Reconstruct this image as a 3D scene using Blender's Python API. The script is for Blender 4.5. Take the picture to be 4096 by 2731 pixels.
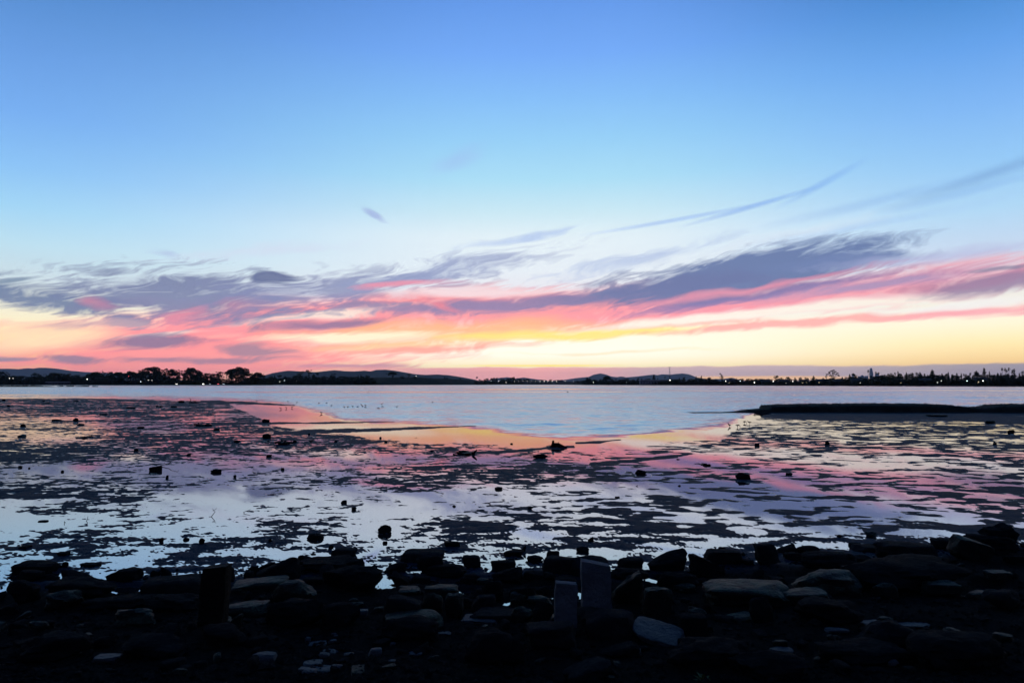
import bpy, bmesh, math, random
import numpy as np
from mathutils import Vector, Matrix, Quaternion, noise as mnoise

for o in list(bpy.data.objects):
    bpy.data.objects.remove(o)
scene = bpy.context.scene
col = scene.collection
random.seed(11)
rng = np.random.default_rng(11)
D2R = math.pi / 180.0

# ------------------------------------------------------------------ camera
CAM_H = 2.3            # eye above the bay's water level
F_PX = 4096 * 24 / 36  # focal length in photo pixels
HORIZON = 1533.0       # photo row of the horizon
PITCH = math.atan((HORIZON - 1365.5) / F_PX)
cam_data = bpy.data.cameras.new("camera")
cam_data.lens = 24.0
cam_data.sensor_width = 36.0
cam_data.clip_start = 0.1
cam_data.clip_end = 60000.0
cam = bpy.data.objects.new("camera", cam_data)
col.objects.link(cam)
cam.location = (0, 0, CAM_H)
cam.rotation_euler = (math.pi / 2 + PITCH, 0, 0)
scene.camera = cam


def pix_dir(x, y):
    """World direction of a photo pixel (numbers or arrays)."""
    cx = (x - 2048.0) / F_PX
    cz = (1365.5 - y) / F_PX
    cp, sp = math.cos(PITCH), math.sin(PITCH)
    return cx, cp - cz * sp, sp + cz * cp


def to_pix(X, Y, Z):
    """Photo pixel of a world point."""
    cp, sp = math.cos(PITCH), math.sin(PITCH)
    z = Z - CAM_H
    d = Y * cp + z * sp
    u = -Y * sp + z * cp
    return 2048.0 + F_PX * X / d, 1365.5 - F_PX * u / d


def pix_ae(x, y):
    dx, dy, dz = pix_dir(x, y)
    n = math.sqrt(dx * dx + dy * dy + dz * dz)
    return math.degrees(math.atan2(dx, dy)), math.degrees(math.asin(dz / n))


def lin(c):
    """0-255 display colour to scene-linear."""
    out = []
    for v in c:
        v = v / 255.0
        out.append(v / 12.92 if v <= 0.04045 else ((v + 0.055) / 1.055) ** 2.4)
    return tuple(out) + (1.0,)


# ------------------------------------------------------------------ world: dusk sky
world = bpy.data.worlds.new("World")
scene.world = world
world.use_nodes = True
WT = world.node_tree
WT.nodes.clear()


def wn(kind, **kw):
    n = WT.nodes.new(kind)
    for k, v in kw.items():
        setattr(n, k, v)
    return n


def wput(sock, v):
    if isinstance(v, bpy.types.NodeSocket):
        WT.links.new(v, sock)
    else:
        sock.default_value = v


def wmath(op, a, b=0.0, c=0.0, clamp=False):
    n = wn("ShaderNodeMath", operation=op, use_clamp=clamp)
    wput(n.inputs[0], a)
    wput(n.inputs[1], b)
    if op in ("MULTIPLY_ADD", "COMPARE", "SMOOTH_MIN"):
        wput(n.inputs[2], c)
    return n.outputs[0]


def wrange(v, a0, a1, b0=0.0, b1=1.0, smooth=True):
    n = wn("ShaderNodeMapRange", interpolation_type='SMOOTHSTEP' if smooth else 'LINEAR')
    wput(n.inputs[0], v)
    for i, q in enumerate((a0, a1, b0, b1)):
        wput(n.inputs[i + 1], q)
    return n.outputs[0]


def wmix(f, a, b):
    n = wn("ShaderNodeMix", data_type='RGBA')
    wput(n.inputs[0], f)
    wput(n.inputs[6], a)
    wput(n.inputs[7], b)
    return n.outputs[2]


def wramp(fac, stops, lo, hi):
    """stops: list of (value, display colour); value scaled lo..hi to 0..1."""
    f = wrange(fac, lo, hi, smooth=False)
    n = wn("ShaderNodeValToRGB")
    wput(n.inputs[0], f)
    cr = n.color_ramp
    cr.interpolation = 'EASE' if False else 'LINEAR'
    while len(cr.elements) > 1:
        cr.elements.remove(cr.elements[-1])
    for i, (v, c) in enumerate(stops):
        p = (v - lo) / (hi - lo)
        e = cr.elements[0] if i == 0 else cr.elements.new(p)
        e.position = p
        e.color = lin(c)
    return n.outputs[0]


tc = wn("ShaderNodeTexCoord")
sep = wn("ShaderNodeSeparateXYZ")
WT.links.new(tc.outputs["Generated"], sep.inputs[0])
sky_a = wmath('MULTIPLY', wmath('ARCTAN2', sep.outputs[0], sep.outputs[1]), 180 / math.pi)
sky_e = wmath('MULTIPLY', wmath('ARCSINE', sep.outputs[2]), 180 / math.pi)
comb = wn("ShaderNodeCombineXYZ")
wput(comb.inputs[0], sky_a)
wput(comb.inputs[1], sky_e)
SKYP = comb.outputs[0]


def wmap(vec, loc=(0, 0, 0), rot=0.0, scale=(1, 1, 1)):
    n = wn("ShaderNodeMapping", vector_type='TEXTURE')
    wput(n.inputs[0], vec)
    n.inputs[1].default_value = loc
    n.inputs[2].default_value = (0, 0, rot * D2R)
    n.inputs[3].default_value = scale
    return n.outputs[0]


def wnoise(vec, scale=1.0, detail=4.0, rough=0.55, dist=0.0):
    n = wn("ShaderNodeTexNoise", noise_dimensions='2D')
    wput(n.inputs["Vector"], vec)
    n.inputs["Scale"].default_value = scale
    n.inputs["Detail"].default_value = detail
    n.inputs["Roughness"].default_value = rough
    n.inputs["Distortion"].default_value = dist
    return n.outputs["Factor"] if "Factor" in n.outputs else n.outputs[0], n.outputs["Color"]


def E(y):
    return pix_ae(2048, y)[1]


# clear-sky gradients up the sky at three bearings and away from the afterglow; lens vignette painted into the upper corners
ramp_c = wramp(sky_e, [(-6, (150, 130, 140)), (0, (250, 200, 160)), (E(1475), (251, 238, 186)), (E(1420), (253, 250, 232)),
                       (E(1330), (252, 246, 226)), (E(1200), (238, 232, 240)), (E(1090), (234, 243, 251)), (E(950), (230, 244, 251)),
                       (E(850), (204, 235, 247)), (E(720), (172, 224, 248)), (E(560), (151, 209, 249)), (E(400), (134, 192, 250)),
                       (E(220), (117, 172, 249)), (E(0), (100, 154, 235)), (50, (62, 108, 190)), (90, (36, 70, 130))], -6, 90)
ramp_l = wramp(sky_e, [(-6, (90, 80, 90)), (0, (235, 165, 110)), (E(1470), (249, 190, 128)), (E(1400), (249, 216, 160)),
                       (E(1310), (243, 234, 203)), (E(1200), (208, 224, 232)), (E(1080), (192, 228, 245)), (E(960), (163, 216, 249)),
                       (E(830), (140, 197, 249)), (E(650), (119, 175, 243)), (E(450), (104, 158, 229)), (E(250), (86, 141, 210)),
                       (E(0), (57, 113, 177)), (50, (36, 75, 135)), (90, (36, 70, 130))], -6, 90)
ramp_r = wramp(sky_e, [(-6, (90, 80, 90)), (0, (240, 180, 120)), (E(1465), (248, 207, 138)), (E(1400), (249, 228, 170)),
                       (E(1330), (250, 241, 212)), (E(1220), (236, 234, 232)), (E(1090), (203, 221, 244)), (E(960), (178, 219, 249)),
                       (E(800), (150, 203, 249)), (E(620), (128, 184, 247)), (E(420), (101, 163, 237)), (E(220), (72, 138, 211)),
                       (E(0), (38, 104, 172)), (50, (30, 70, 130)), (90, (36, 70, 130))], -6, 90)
ramp_b = wramp(sky_e, [(-6, (25, 30, 40)), (0, (60, 66, 92)), (8, (84, 86, 116)), (18, (68, 84, 124)), (40, (48, 74, 122)),
                       (90, (36, 70, 130))], -6, 90)
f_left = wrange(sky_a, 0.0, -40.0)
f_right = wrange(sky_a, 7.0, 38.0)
f_back = wrange(wmath('ABSOLUTE', sky_a), 42.0, 115.0)
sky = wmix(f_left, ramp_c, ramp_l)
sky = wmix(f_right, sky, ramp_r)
sky = wmix(f_back, sky, ramp_b)

# cloud texture: long wisps rising gently to the north, plus a slow wander
_, wander = wnoise(wmap(SKYP, rot=6, scale=(9.0, 2.4, 1)), 1.0, 2.0, 0.55, 0.0)
vm = wn("ShaderNodeVectorMath", operation='MULTIPLY_ADD')
wput(vm.inputs[0], wander)
vm.inputs[1].default_value = (6.0, 1.1, 0)
vm.inputs[2].default_value = (-3.0, -0.55, 0)
va = wn("ShaderNodeVectorMath", operation='ADD')
wput(va.inputs[0], SKYP)
wput(va.inputs[1], vm.outputs[0])
WARP = va.outputs[0]
streak, _ = wnoise(wmap(WARP, rot=9, scale=(4.6, 0.85, 1)), 1.0, 5.0, 0.56)
wisp, _ = wnoise(wmap(WARP, rot=17, scale=(1.7, 0.26, 1)), 1.0, 3.0, 0.6)
gap = wrange(wmath('MULTIPLY_ADD', wisp, 0.38, wmath('MULTIPLY', streak, 0.62)), 0.66, 0.33, 0.0, 1.0)      # 1 where the cloud is torn open
GAPS = {k: wmath('MULTIPLY', gap, k) for k in (0.15, 0.3, 0.5)}


def stroke(x, y, rx, ry, rot, c, gain=1.8, tear=0.3, op=1.0, vec=None):
    global sky
    a, e = pix_ae(x, y)
    a1, _ = pix_ae(x + rx, y)
    a0, _ = pix_ae(x - rx, y)
    _, e1 = pix_ae(x, y - ry)
    _, e0 = pix_ae(x, y + ry)
    m = wmap(vec if vec is not None else WARP, (a, e, 0), rot, ((a1 - a0) / 2, (e1 - e0) / 2, 1))
    g = wn("ShaderNodeTexGradient", gradient_type='SPHERICAL')
    wput(g.inputs[0], m)
    v = g.outputs[1]
    if tear:
        v = wmath('SUBTRACT', v, GAPS[tear])
    v = wmath('MULTIPLY', v, gain, clamp=True)
    if op < 1:
        v = wmath('MULTIPLY', v, op)
    sky = wmix(v, sky, lin(c))


# high thin cirrus
for s in [(1830, 640, 170, 60, 24, (160, 185, 240), 1.2, .3, .4), (1500, 862, 75, 20, -28, (150, 165, 222), 1.6, .3, .65),
          (2700, 880, 430, 12, 7, (122, 168, 240), 1.4, 0, .42), (3010, 826, 330, 14, 12, (112, 160, 236), 1.4, 0, .48),
          (3290, 735, 230, 20, 24, (116, 166, 238), 1.4, 0, .4), (3980, 690, 620, 38, 13, (104, 146, 204), 1.2, .15, .42),
          (3500, 805, 600, 30, 8, (124, 170, 230), 1.3, .15, .3), (3900, 760, 500, 24, 9, (124, 170, 230), 1.3, .15, .3)]:
    stroke(*s, vec=SKYP)
for s in [(3300, 930, 900, 34, 6, (156, 194, 242), 1.3, .3, .4), (2100, 948, 330, 22, 12, (158, 186, 236), 1.6, .3, .6),
          (2500, 1050, 620, 55, 10, (172, 192, 230), 1.5, .5, .7), (2900, 1000, 800, 40, 8, (235, 244, 250), 1.3, .3, .6),
          (640, 1015, 90, 26, -8, (178, 195, 232), 1.6, .3, .6), (1100, 1010, 700, 40, 8, (214, 224, 244), 1.2, .5, .7)]:
    stroke(*s)
# rose and apricot lit undersides
for s in [(1100, 1290, 1600, 150, 6, (250, 142, 154), 1.9, .3, .94), (2150, 1232, 1500, 120, 2, (250, 150, 158), 2.0, .3, .95),
          (3250, 1180, 1700, 105, 4, (248, 148, 166), 1.9, .3, .92), (850, 1425, 1500, 170, 3, (250, 142, 146), 1.9, .3, .9),
          (150, 1350, 480, 80, 2, (249, 222, 180), 1.6, .3, .85),
          (1850, 1322, 1150, 70, 1, (252, 184, 136), 1.7, .3, .9), (2300, 1338, 760, 30, 1, (254, 226, 122), 1.8, .15, .9),
          (1560, 1385, 560, 40, 2, (252, 206, 150), 1.5, .3, .7), (1700, 1398, 700, 22, 3, (246, 160, 148), 1.6, .3, .85),
          (3300, 1292, 1400, 24, 3, (248, 168, 165), 1.8, .3, .88), (3850, 1245, 560, 36, 3, (246, 168, 178), 1.7, .3, .85),
          (2700, 1302, 760, 22, 1, (250, 180, 165), 1.6, .3, .85), (1100, 1478, 800, 24, 0, (250, 150, 150), 1.5, .15, .8),
          (2450, 1405, 600, 9, 1, (250, 222, 190), 1.4, .3, .7)]:
    stroke(*s)
# cream gaps
for s in [(1300, 1264, 480, 24, 8, (249, 228, 216), 1.8, .3, .92), (1400, 1345, 560, 30, 3, (253, 240, 208), 1.9, .3, .92),
          (1900, 1168, 440, 30, 2, (250, 226, 230), 1.7, .3, .88), (3050, 1256, 1300, 32, 4, (250, 243, 230), 1.9, .3, .92),
          (3850, 1214, 600, 24, 4, (240, 238, 236), 1.6, .3, .8), (700, 1340, 300, 16, 8, (236, 216, 206), 1.6, .3, .8)]:
    stroke(*s)
# violet-grey cloud bodies
for s in [(200, 1200, 620, 105, -10, (98, 118, 158), 2.1, .5, .9), (800, 1192, 820, 180, -1, (114, 124, 166), 2.1, .5, .9),
          (1350, 1150, 800, 115, 7, (134, 142, 184), 1.9, .5, .85), (1780, 1080, 700, 75, 10, (146, 160, 202), 1.6, .5, .8),
          (1650, 1240, 560, 40, -1, (150, 132, 170), 1.9, .5, .88), (2200, 1204, 860, 46, 4, (130, 126, 172), 2.1, .3, .9),
          (1075, 1108, 110, 34, 8, (92, 104, 150), 2.4, .3, .9), (60, 1118, 110, 26, 18, (112, 134, 164), 1.9, .3, .8),
          (2980, 1098, 800, 126, 8, (96, 118, 168), 2.6, .3, .95), (2600, 1162, 560, 66, 7, (106, 120, 168), 2.1, .3, .9),
          (2400, 1128, 260, 46, 10, (118, 134, 176), 1.7, .5, .8), (3380, 1046, 460, 40, 2, (112, 132, 180), 1.8, .3, .85),
          (3050, 1176, 760, 28, 8, (128, 120, 174), 1.8, .3, .85), (3500, 1140, 800, 46, 5, (156, 146, 190), 1.6, .3, .8),
          (3980, 1130, 560, 60, 5, (142, 122, 160), 1.8, .3, .85), (3750, 1020, 800, 32, 2, (186, 190, 228), 1.4, .3, .6),
          (4070, 1062, 150, 14, 0, (120, 130, 160), 1.8, .3, .7),
          (640, 1368, 340, 40, 6, (130, 112, 146), 2.0, .3, .92), (1250, 1300, 400, 24, 7, (142, 114, 152), 2.0, .3, .92),
          (1040, 1402, 230, 38, -3, (158, 126, 146), 2.0, .3, .9), (330, 1438, 220, 30, -3, (142, 122, 146), 1.9, .3, .88),
          (850, 1440, 520, 22, 2, (160, 124, 146), 1.9, .3, .88), (40, 1428, 170, 22, 0, (144, 130, 152), 1.8, .3, .88),
          (430, 1300, 420, 32, 3, (186, 160, 172), 1.5, .5, .8), (1450, 1470, 420, 14, 0, (190, 140, 160), 1.6, .3, .8)]:
    stroke(*s)
# rose light caught inside the grey
for s in [(1620, 1133, 290, 24, 4, (240, 150, 174), 1.7, .3, .85), (390, 1212, 90, 46, 0, (206, 130, 156), 1.3, .3, .65),
          (740, 1266, 160, 60, 10, (236, 140, 158), 1.4, .5, .75), (980, 1225, 180, 40, 5, (196, 132, 160), 1.3, .5, .6),
          (2950, 1158, 760, 22, 8, (240, 150, 172), 1.5, .3, .75), (1780, 1225, 200, 22, -8, (236, 134, 150), 1.6, .5, .8)]:
    stroke(*s)

# low marine cloud bank along the horizon, torn edge, with an amber slot beneath it on the north side
bank_edge = wmath('MULTIPLY_ADD', streak, 0.35, wmath('MULTIPLY', wnoise(wmap(SKYP, scale=(12, 40, 1)), 1.0, 3.0)[0], 0.5))
bank_edge = wmath('ADD', bank_edge, E(1468) - 0.42)
bank = wrange(wmath('SUBTRACT', sky_e, bank_edge), 0.10, -0.12)
bank = wmath('MULTIPLY', bank, wrange(sky_a, pix_ae(1150, 1480)[0], pix_ae(1750, 1480)[0]))
bank = wmath('MULTIPLY', bank, wrange(sky_a, 100, 60))
bcol = wramp(sky_a, [(pix_ae(1000, 1480)[0], (246, 160, 150)), (pix_ae(1700, 1480)[0], (232, 160, 165)),
                     (pix_ae(2150, 1480)[0], (246, 168, 168)), (pix_ae(2420, 1480)[0], (224, 166, 170)),
                     (pix_ae(2600, 1480)[0], (201, 172, 178)), (pix_ae(3200, 1480)[0], (190, 170, 178)),
                     (pix_ae(3700, 1480)[0], (172, 160, 168)), (pix_ae(4090, 1480)[0], (150, 145, 160))], -40, 40)
sky = wmix(wmath('MULTIPLY', bank, 0.94), sky, bcol)
stroke(3050, 1512, 520, 12, 0, (255, 200, 140), 2.4, .15, .95, vec=SKYP)
stroke(2150, 1462, 420, 5, 0, (255, 232, 120), 2.2, .15, .9, vec=SKYP)

# physical dusk sky, sun just on the horizon, faint behind the painted air
SUN_AZ = pix_ae(2230, 1500)[0]
SUN_EL = -0.8
nish = wn("ShaderNodeTexSky", sky_type='NISHITA')
nish.sun_disc = False
nish.sun_elevation = SUN_EL * D2R
nish.sun_rotation = SUN_AZ * D2R
nish.altitude = 0.0
nish.air_density = 1.0
nish.dust_density = 1.0
nish.ozone_density = 1.5
bg1 = wn("ShaderNodeBackground")
wput(bg1.inputs[0], nish.outputs[0])
bg1.inputs[1].default_value = 0.03
bg2 = wn("ShaderNodeBackground")
wput(bg2.inputs[0], sky)
wput(bg2.inputs[1], wrange(wmath('ABSOLUTE', sky_e), 0.5, 9.0, 1.34, 0.99))   # the glow above the haze
addb = wn("ShaderNodeAddShader")
WT.links.new(bg1.outputs[0], addb.inputs[0])
WT.links.new(bg2.outputs[0], addb.inputs[1])
wout = wn("ShaderNodeOutputWorld")
WT.links.new(addb.outputs[0], wout.inputs[0])
world.cycles.sampling_method = 'MANUAL'
world.cycles.sample_map_resolution = 512

# the sun has just gone behind the western hills
sun_data = bpy.data.lights.new("sun", 'SUN')
sun_data.energy = 0.15
sun_data.angle = 0.5 * D2R
sun_data.color = (1.0, 0.72, 0.48)
sun = bpy.data.objects.new("sun", sun_data)
col.objects.link(sun)
sd = Vector((math.sin(SUN_AZ * D2R) * math.cos(SUN_EL * D2R), math.cos(SUN_AZ * D2R) * math.cos(SUN_EL * D2R), math.sin(SUN_EL * D2R)))
sun.rotation_euler = (-sd).to_track_quat('-Z', 'Y').to_euler()
sun.location = (0, 0, 50)

scene.view_settings.view_transform = 'Standard'
scene.view_settings.look = 'None'
scene.view_settings.exposure = 0.0
scene.view_settings.gamma = 1.0
scene.cycles.use_adaptive_sampling = True
scene.cycles.adaptive_threshold = 0.02
scene.cycles.adaptive_min_samples = 8
scene.cycles.max_bounces = 6
scene.cycles.volume_bounces = 0

# ------------------------------------------------------------------ helpers
def tag(o, label=None, cat=None, group=None, kind=None):
    if label:
        o["label"] = label
        o["kind"] = "thing"
    if cat:
        o["category"] = cat
    if group:
        o["group"] = group
    if kind:
        o["kind"] = kind
    return o


def new_obj(name, mesh, mat=None, parent=None, loc=None, rot=None):
    o = bpy.data.objects.new(name, mesh)
    col.objects.link(o)
    if mesh is not None and mat is not None and len(mesh.materials) == 0:
        mesh.materials.append(mat)
    if parent is not None:
        o.parent = parent
    if loc is not None:
        o.location = loc
    if rot is not None:
        o.rotation_euler = rot
    return o


def mesh_np(name, verts, faces, smooth=True):
    """verts (n,3), faces (m,4) or (m,3) arrays -> mesh, quickly."""
    me = bpy.data.meshes.new(name)
    verts = np.asarray(verts, dtype=np.float32)
    faces = np.asarray(faces, dtype=np.int32)
    k = faces.shape[1]
    me.vertices.add(len(verts))
    me.vertices.foreach_set("co", verts.ravel())
    me.loops.add(faces.size)
    me.loops.foreach_set("vertex_index", faces.ravel())
    me.polygons.add(len(faces))
    me.polygons.foreach_set("loop_start", np.arange(0, faces.size, k, dtype=np.int32))
    me.polygons.foreach_set("loop_total", np.full(len(faces), k, dtype=np.int32))
    me.polygons.foreach_set("use_smooth", np.full(len(faces), smooth, dtype=bool))
    me.update(calc_edges=True)
    return me


def grid_faces(nr, nc):
    i = np.arange(nr * nc).reshape(nr, nc)
    return np.stack([i[:-1, :-1], i[:-1, 1:], i[1:, 1:], i[1:, :-1]], -1).reshape(-1, 4)


_perm = rng.permutation(1024)
_gang = rng.random(1024) * 2 * np.pi
_gx, _gy = np.cos(_gang), np.sin(_gang)


def perlin(x, y):
    xi = np.floor(x).astype(np.int64)
    yi = np.floor(y).astype(np.int64)
    xf, yf = x - xi, y - yi

    def h(a, b):
        return _perm[(_perm[a & 1023] + b) & 1023]

    def g(a, b, dx, dy):
        k = h(a, b)
        return _gx[k] * dx + _gy[k] * dy
    u = xf * xf * xf * (xf * (xf * 6 - 15) + 10)
    v = yf * yf * yf * (yf * (yf * 6 - 15) + 10)
    a = g(xi, yi, xf, yf)
    b = g(xi + 1, yi, xf - 1, yf)
    c = g(xi, yi + 1, xf, yf - 1)
    d = g(xi + 1, yi + 1, xf - 1, yf - 1)
    return (a + u * (b - a)) + v * ((c + u * (d - c)) - (a + u * (b - a)))


# ------------------------------------------------------------------ materials
class NT:
    """Small wrapper to write node trees."""
    def __init__(self, tree):
        self.t = tree

    def n(self, kind, **kw):
        n = self.t.nodes.new(kind)
        for k, v in kw.items():
            setattr(n, k, v)
        return n

    def put(self, s, v):
        if isinstance(v, bpy.types.NodeSocket):
            self.t.links.new(v, s)
        else:
            s.default_value = v

    def math(self, op, a, b=0.0, c=0.0, clamp=False):
        n = self.n("ShaderNodeMath", operation=op, use_clamp=clamp)
        self.put(n.inputs[0], a)
        self.put(n.inputs[1], b)
        if op == "MULTIPLY_ADD":
            self.put(n.inputs[2], c)
        return n.outputs[0]

    def noise(self, vec, scale, detail=3.0, rough=0.55, dist=0.0):
        n = self.n("ShaderNodeTexNoise")
        if vec is not None:
            self.put(n.inputs["Vector"], vec)
        n.inputs["Scale"].default_value = scale
        n.inputs["Detail"].default_value = detail
        n.inputs["Roughness"].default_value = rough
        n.inputs["Distortion"].default_value = dist
        return n.outputs[0], n.outputs["Color"]

    def rng(self, v, a0, a1, b0=0.0, b1=1.0):
        n = self.n("ShaderNodeMapRange", interpolation_type='SMOOTHSTEP')
        self.put(n.inputs[0], v)
        for i, q in enumerate((a0, a1, b0, b1)):
            self.put(n.inputs[i + 1], q)
        return n.outputs[0]

    def mix(self, f, a, b):
        n = self.n("ShaderNodeMix", data_type='RGBA')
        self.put(n.inputs[0], f)
        self.put(n.inputs[6], a)
        self.put(n.inputs[7], b)
        return n.outputs[2]

    def bump(self, h, strength=0.5, dist=0.05):
        n = self.n("ShaderNodeBump")
        n.inputs["Strength"].default_value = strength
        n.inputs["Distance"].default_value = dist
        self.put(n.inputs["Height"], h)
        return n.outputs[0]


def material(name):
    m = bpy.data.materials.new(name)
    m.use_nodes = True
    t = m.node_tree
    b = t.nodes["Principled BSDF"]
    return m, NT(t), b


def rgb(r, g, b):
    return (r, g, b, 1.0)


def simple(name, c1, c2=None, scale=3.0, rough=0.8, bump=0.0, coords="Object", spec=0.3, bdist=0.03):
    m, N, b = material(name)
    tcn = N.n("ShaderNodeTexCoord").outputs[coords]
    f, _ = N.noise(tcn, scale, 4.0, 0.6)
    if c2 is None:
        c2 = tuple(v * 0.6 for v in c1)
    N.put(b.inputs["Base Color"], N.mix(N.rng(f, 0.35, 0.65), rgb(*c1), rgb(*c2)))
    N.put(b.inputs["Roughness"], N.math('MULTIPLY_ADD', f, 0.2, rough - 0.1))
    b.inputs["Specular IOR Level"].default_value = spec
    if bump:
        g, _ = N.noise(tcn, scale * 4, 5.0, 0.65)
        N.put(b.inputs["Normal"], N.bump(g, bump, bdist))
    return m


def emitter(name, c, strength):
    m, N, b = material(name)
    b.inputs["Base Color"].default_value = rgb(*c)
    b.inputs["Emission Color"].default_value = rgb(*c)
    b.inputs["Emission Strength"].default_value = strength
    return m


# wet tidal mud: dark, fine-grained, with a film of water in places
MAT_MUD, N, b = material("wet_mud")
pos = N.n("ShaderNodeNewGeometry").outputs["Position"]
f1, _ = N.noise(pos, 1.3, 4.0, 0.6)
f2, _ = N.noise(pos, 28.0, 5.0, 0.65)
beach = N.n("ShaderNodeAttribute", attribute_name="gravel").outputs["Fac"]
sepz = N.n("ShaderNodeSeparateXYZ")
N.put(sepz.inputs[0], pos)
film = N.rng(N.math('MULTIPLY_ADD', f2, 0.006, sepz.outputs[2]), 0.0058, 0.0024)     # mud barely proud of the water stays glossy
film = N.math('MULTIPLY', film, N.math('SUBTRACT', 1.0, beach))
mudc = N.mix(N.rng(f1, 0.35, 0.65), rgb(0.007, 0.015, 0.029), rgb(0.011, 0.022, 0.038))
N.put(b.inputs["Base Color"], N.mix(beach, mudc, N.mix(f2, rgb(0.007, 0.0065, 0.006), rgb(0.014, 0.013, 0.0115))))
N.put(b.inputs["Roughness"], N.math('MULTIPLY_ADD', film, -0.40, N.math('MULTIPLY_ADD', beach, 0.30, N.math('MULTIPLY_ADD', f1, 0.20, 0.50))))
N.put(b.inputs["Specular IOR Level"], N.math('MULTIPLY_ADD', film, 0.36, N.math("MULTIPLY_ADD", beach, -0.008, 0.018)))
b.inputs["Specular Tint"].default_value = rgb(0.72, 0.86, 1.0)
N.put(b.inputs["Normal"], N.bump(f2, 0.8, 0.02))

# calm pools and rippled bay water; the ripple attribute says where the breeze reaches
MAT_WATER, N, b = material("bay_water")
pos = N.n("ShaderNodeNewGeometry").outputs["Position"]
att = N.n("ShaderNodeAttribute", attribute_name="ripple").outputs["Fac"]


def scaled(sx, sy):
    n = N.n("ShaderNodeVectorMath", operation='MULTIPLY')
    N.put(n.inputs[0], pos)
    n.inputs[1].default_value = (sx, sy, 1.0)
    return n.outputs[0]


_, wc1 = N.noise(scaled(0.9, 2.2), 1.0, 3.0, 0.6)
gust, _ = N.noise(scaled(0.012, 0.05), 1.0, 3.0, 0.6)
swell, _ = N.noise(scaled(0.16, 0.5), 1.0, 2.0, 0.5)
amp = N.math('MULTIPLY', att, N.rng(gust, 0.25, 0.7, 0.55, 1.15))
sw = N.n("ShaderNodeSeparateColor")
N.put(sw.inputs[0], wc1)
nx = N.math('MULTIPLY', N.math('SUBTRACT', sw.outputs[0], 0.5), N.math('MULTIPLY', amp, 0.30))
ny0 = N.math('MULTIPLY_ADD', N.math('SUBTRACT', sw.outputs[1], 0.5), 0.46, -0.105)
ny0 = N.math('MULTIPLY_ADD', N.math('SUBTRACT', swell, 0.5), 0.12, ny0)
ny = N.math('MULTIPLY', ny0, amp)
cn = N.n("ShaderNodeCombineXYZ")
N.put(cn.inputs[0], nx)
N.put(cn.inputs[1], ny)
cn.inputs[2].default_value = 1.0
nn = N.n("ShaderNodeVectorMath", operation='NORMALIZE')
N.put(nn.inputs[0], cn.outputs[0])
N.put(b.inputs["Normal"], nn.outputs[0])
b.inputs["Base Color"].default_value = rgb(0.010, 0.014, 0.018)
N.put(b.inputs["Roughness"], N.math('MULTIPLY_ADD', att, 0.06, 0.03))
b.inputs["IOR"].default_value = 7.5
b.inputs["Specular IOR Level"].default_value = 0.5
b.inputs["Specular Tint"].default_value = rgb(0.97, 0.93, 1.0)

MAT_HILL = simple("far_hill_scrub", (0.030, 0.038, 0.030), (0.045, 0.045, 0.035), 0.004, 0.95, coords="Object", spec=0.05)
MAT_LAND = simple("shore_scrub", (0.022, 0.024, 0.016), (0.030, 0.028, 0.018), 0.08, 0.95, spec=0.05)
MAT_GRASSHILL = simple("dry_grass_slope", (0.045, 0.038, 0.024), (0.032, 0.030, 0.020), 0.06, 0.95, spec=0.05)
MAT_BANK = simple("marsh_bank_peat", (0.016, 0.016, 0.012), (0.026, 0.026, 0.018), 1.2, 0.9, 0.6, spec=0.1, bdist=0.05)

# ------------------------------------------------------------------ the shore: mudflat, beach, water
SHORE_PX = [(-1500, 2340), (0, 2318), (800, 2318), (1300, 2292), (2000, 2290), (2600, 2275), (3100, 2240), (3600, 2205),
            (4096, 2165), (5200, 2080)]


def ground0(px, py):
    """Point on the level z = 0 under a photo pixel (numbers or arrays)."""
    dx, dy, dz = pix_dir(px, py)
    t = -CAM_H / dz
    return dx * t, dy * t


_sx, _sy = ground0(np.array([p[0] for p in SHORE_PX], float), np.array([p[1] for p in SHORE_PX], float))


def beach_s(X, Y):
    """Metres up the beach from the mud's inner edge."""
    return np.interp(X, _sx, _sy) - Y


def beach_z(X, Y):
    s = np.maximum(beach_s(X, Y), 0.0)
    return 0.02 * s + 0.006 * s * s


def ground_at(px, py):
    """World point on the beach or mud under a photo pixel."""
    dx, dy, dz = pix_dir(px, py)
    z = 0.0
    for _ in range(12):
        t = (z - CAM_H) / dz
        z = 0.5 * z + 0.5 * float(beach_z(dx * t, dy * t))
    return Vector((dx * t, dy * t, z))


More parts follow.
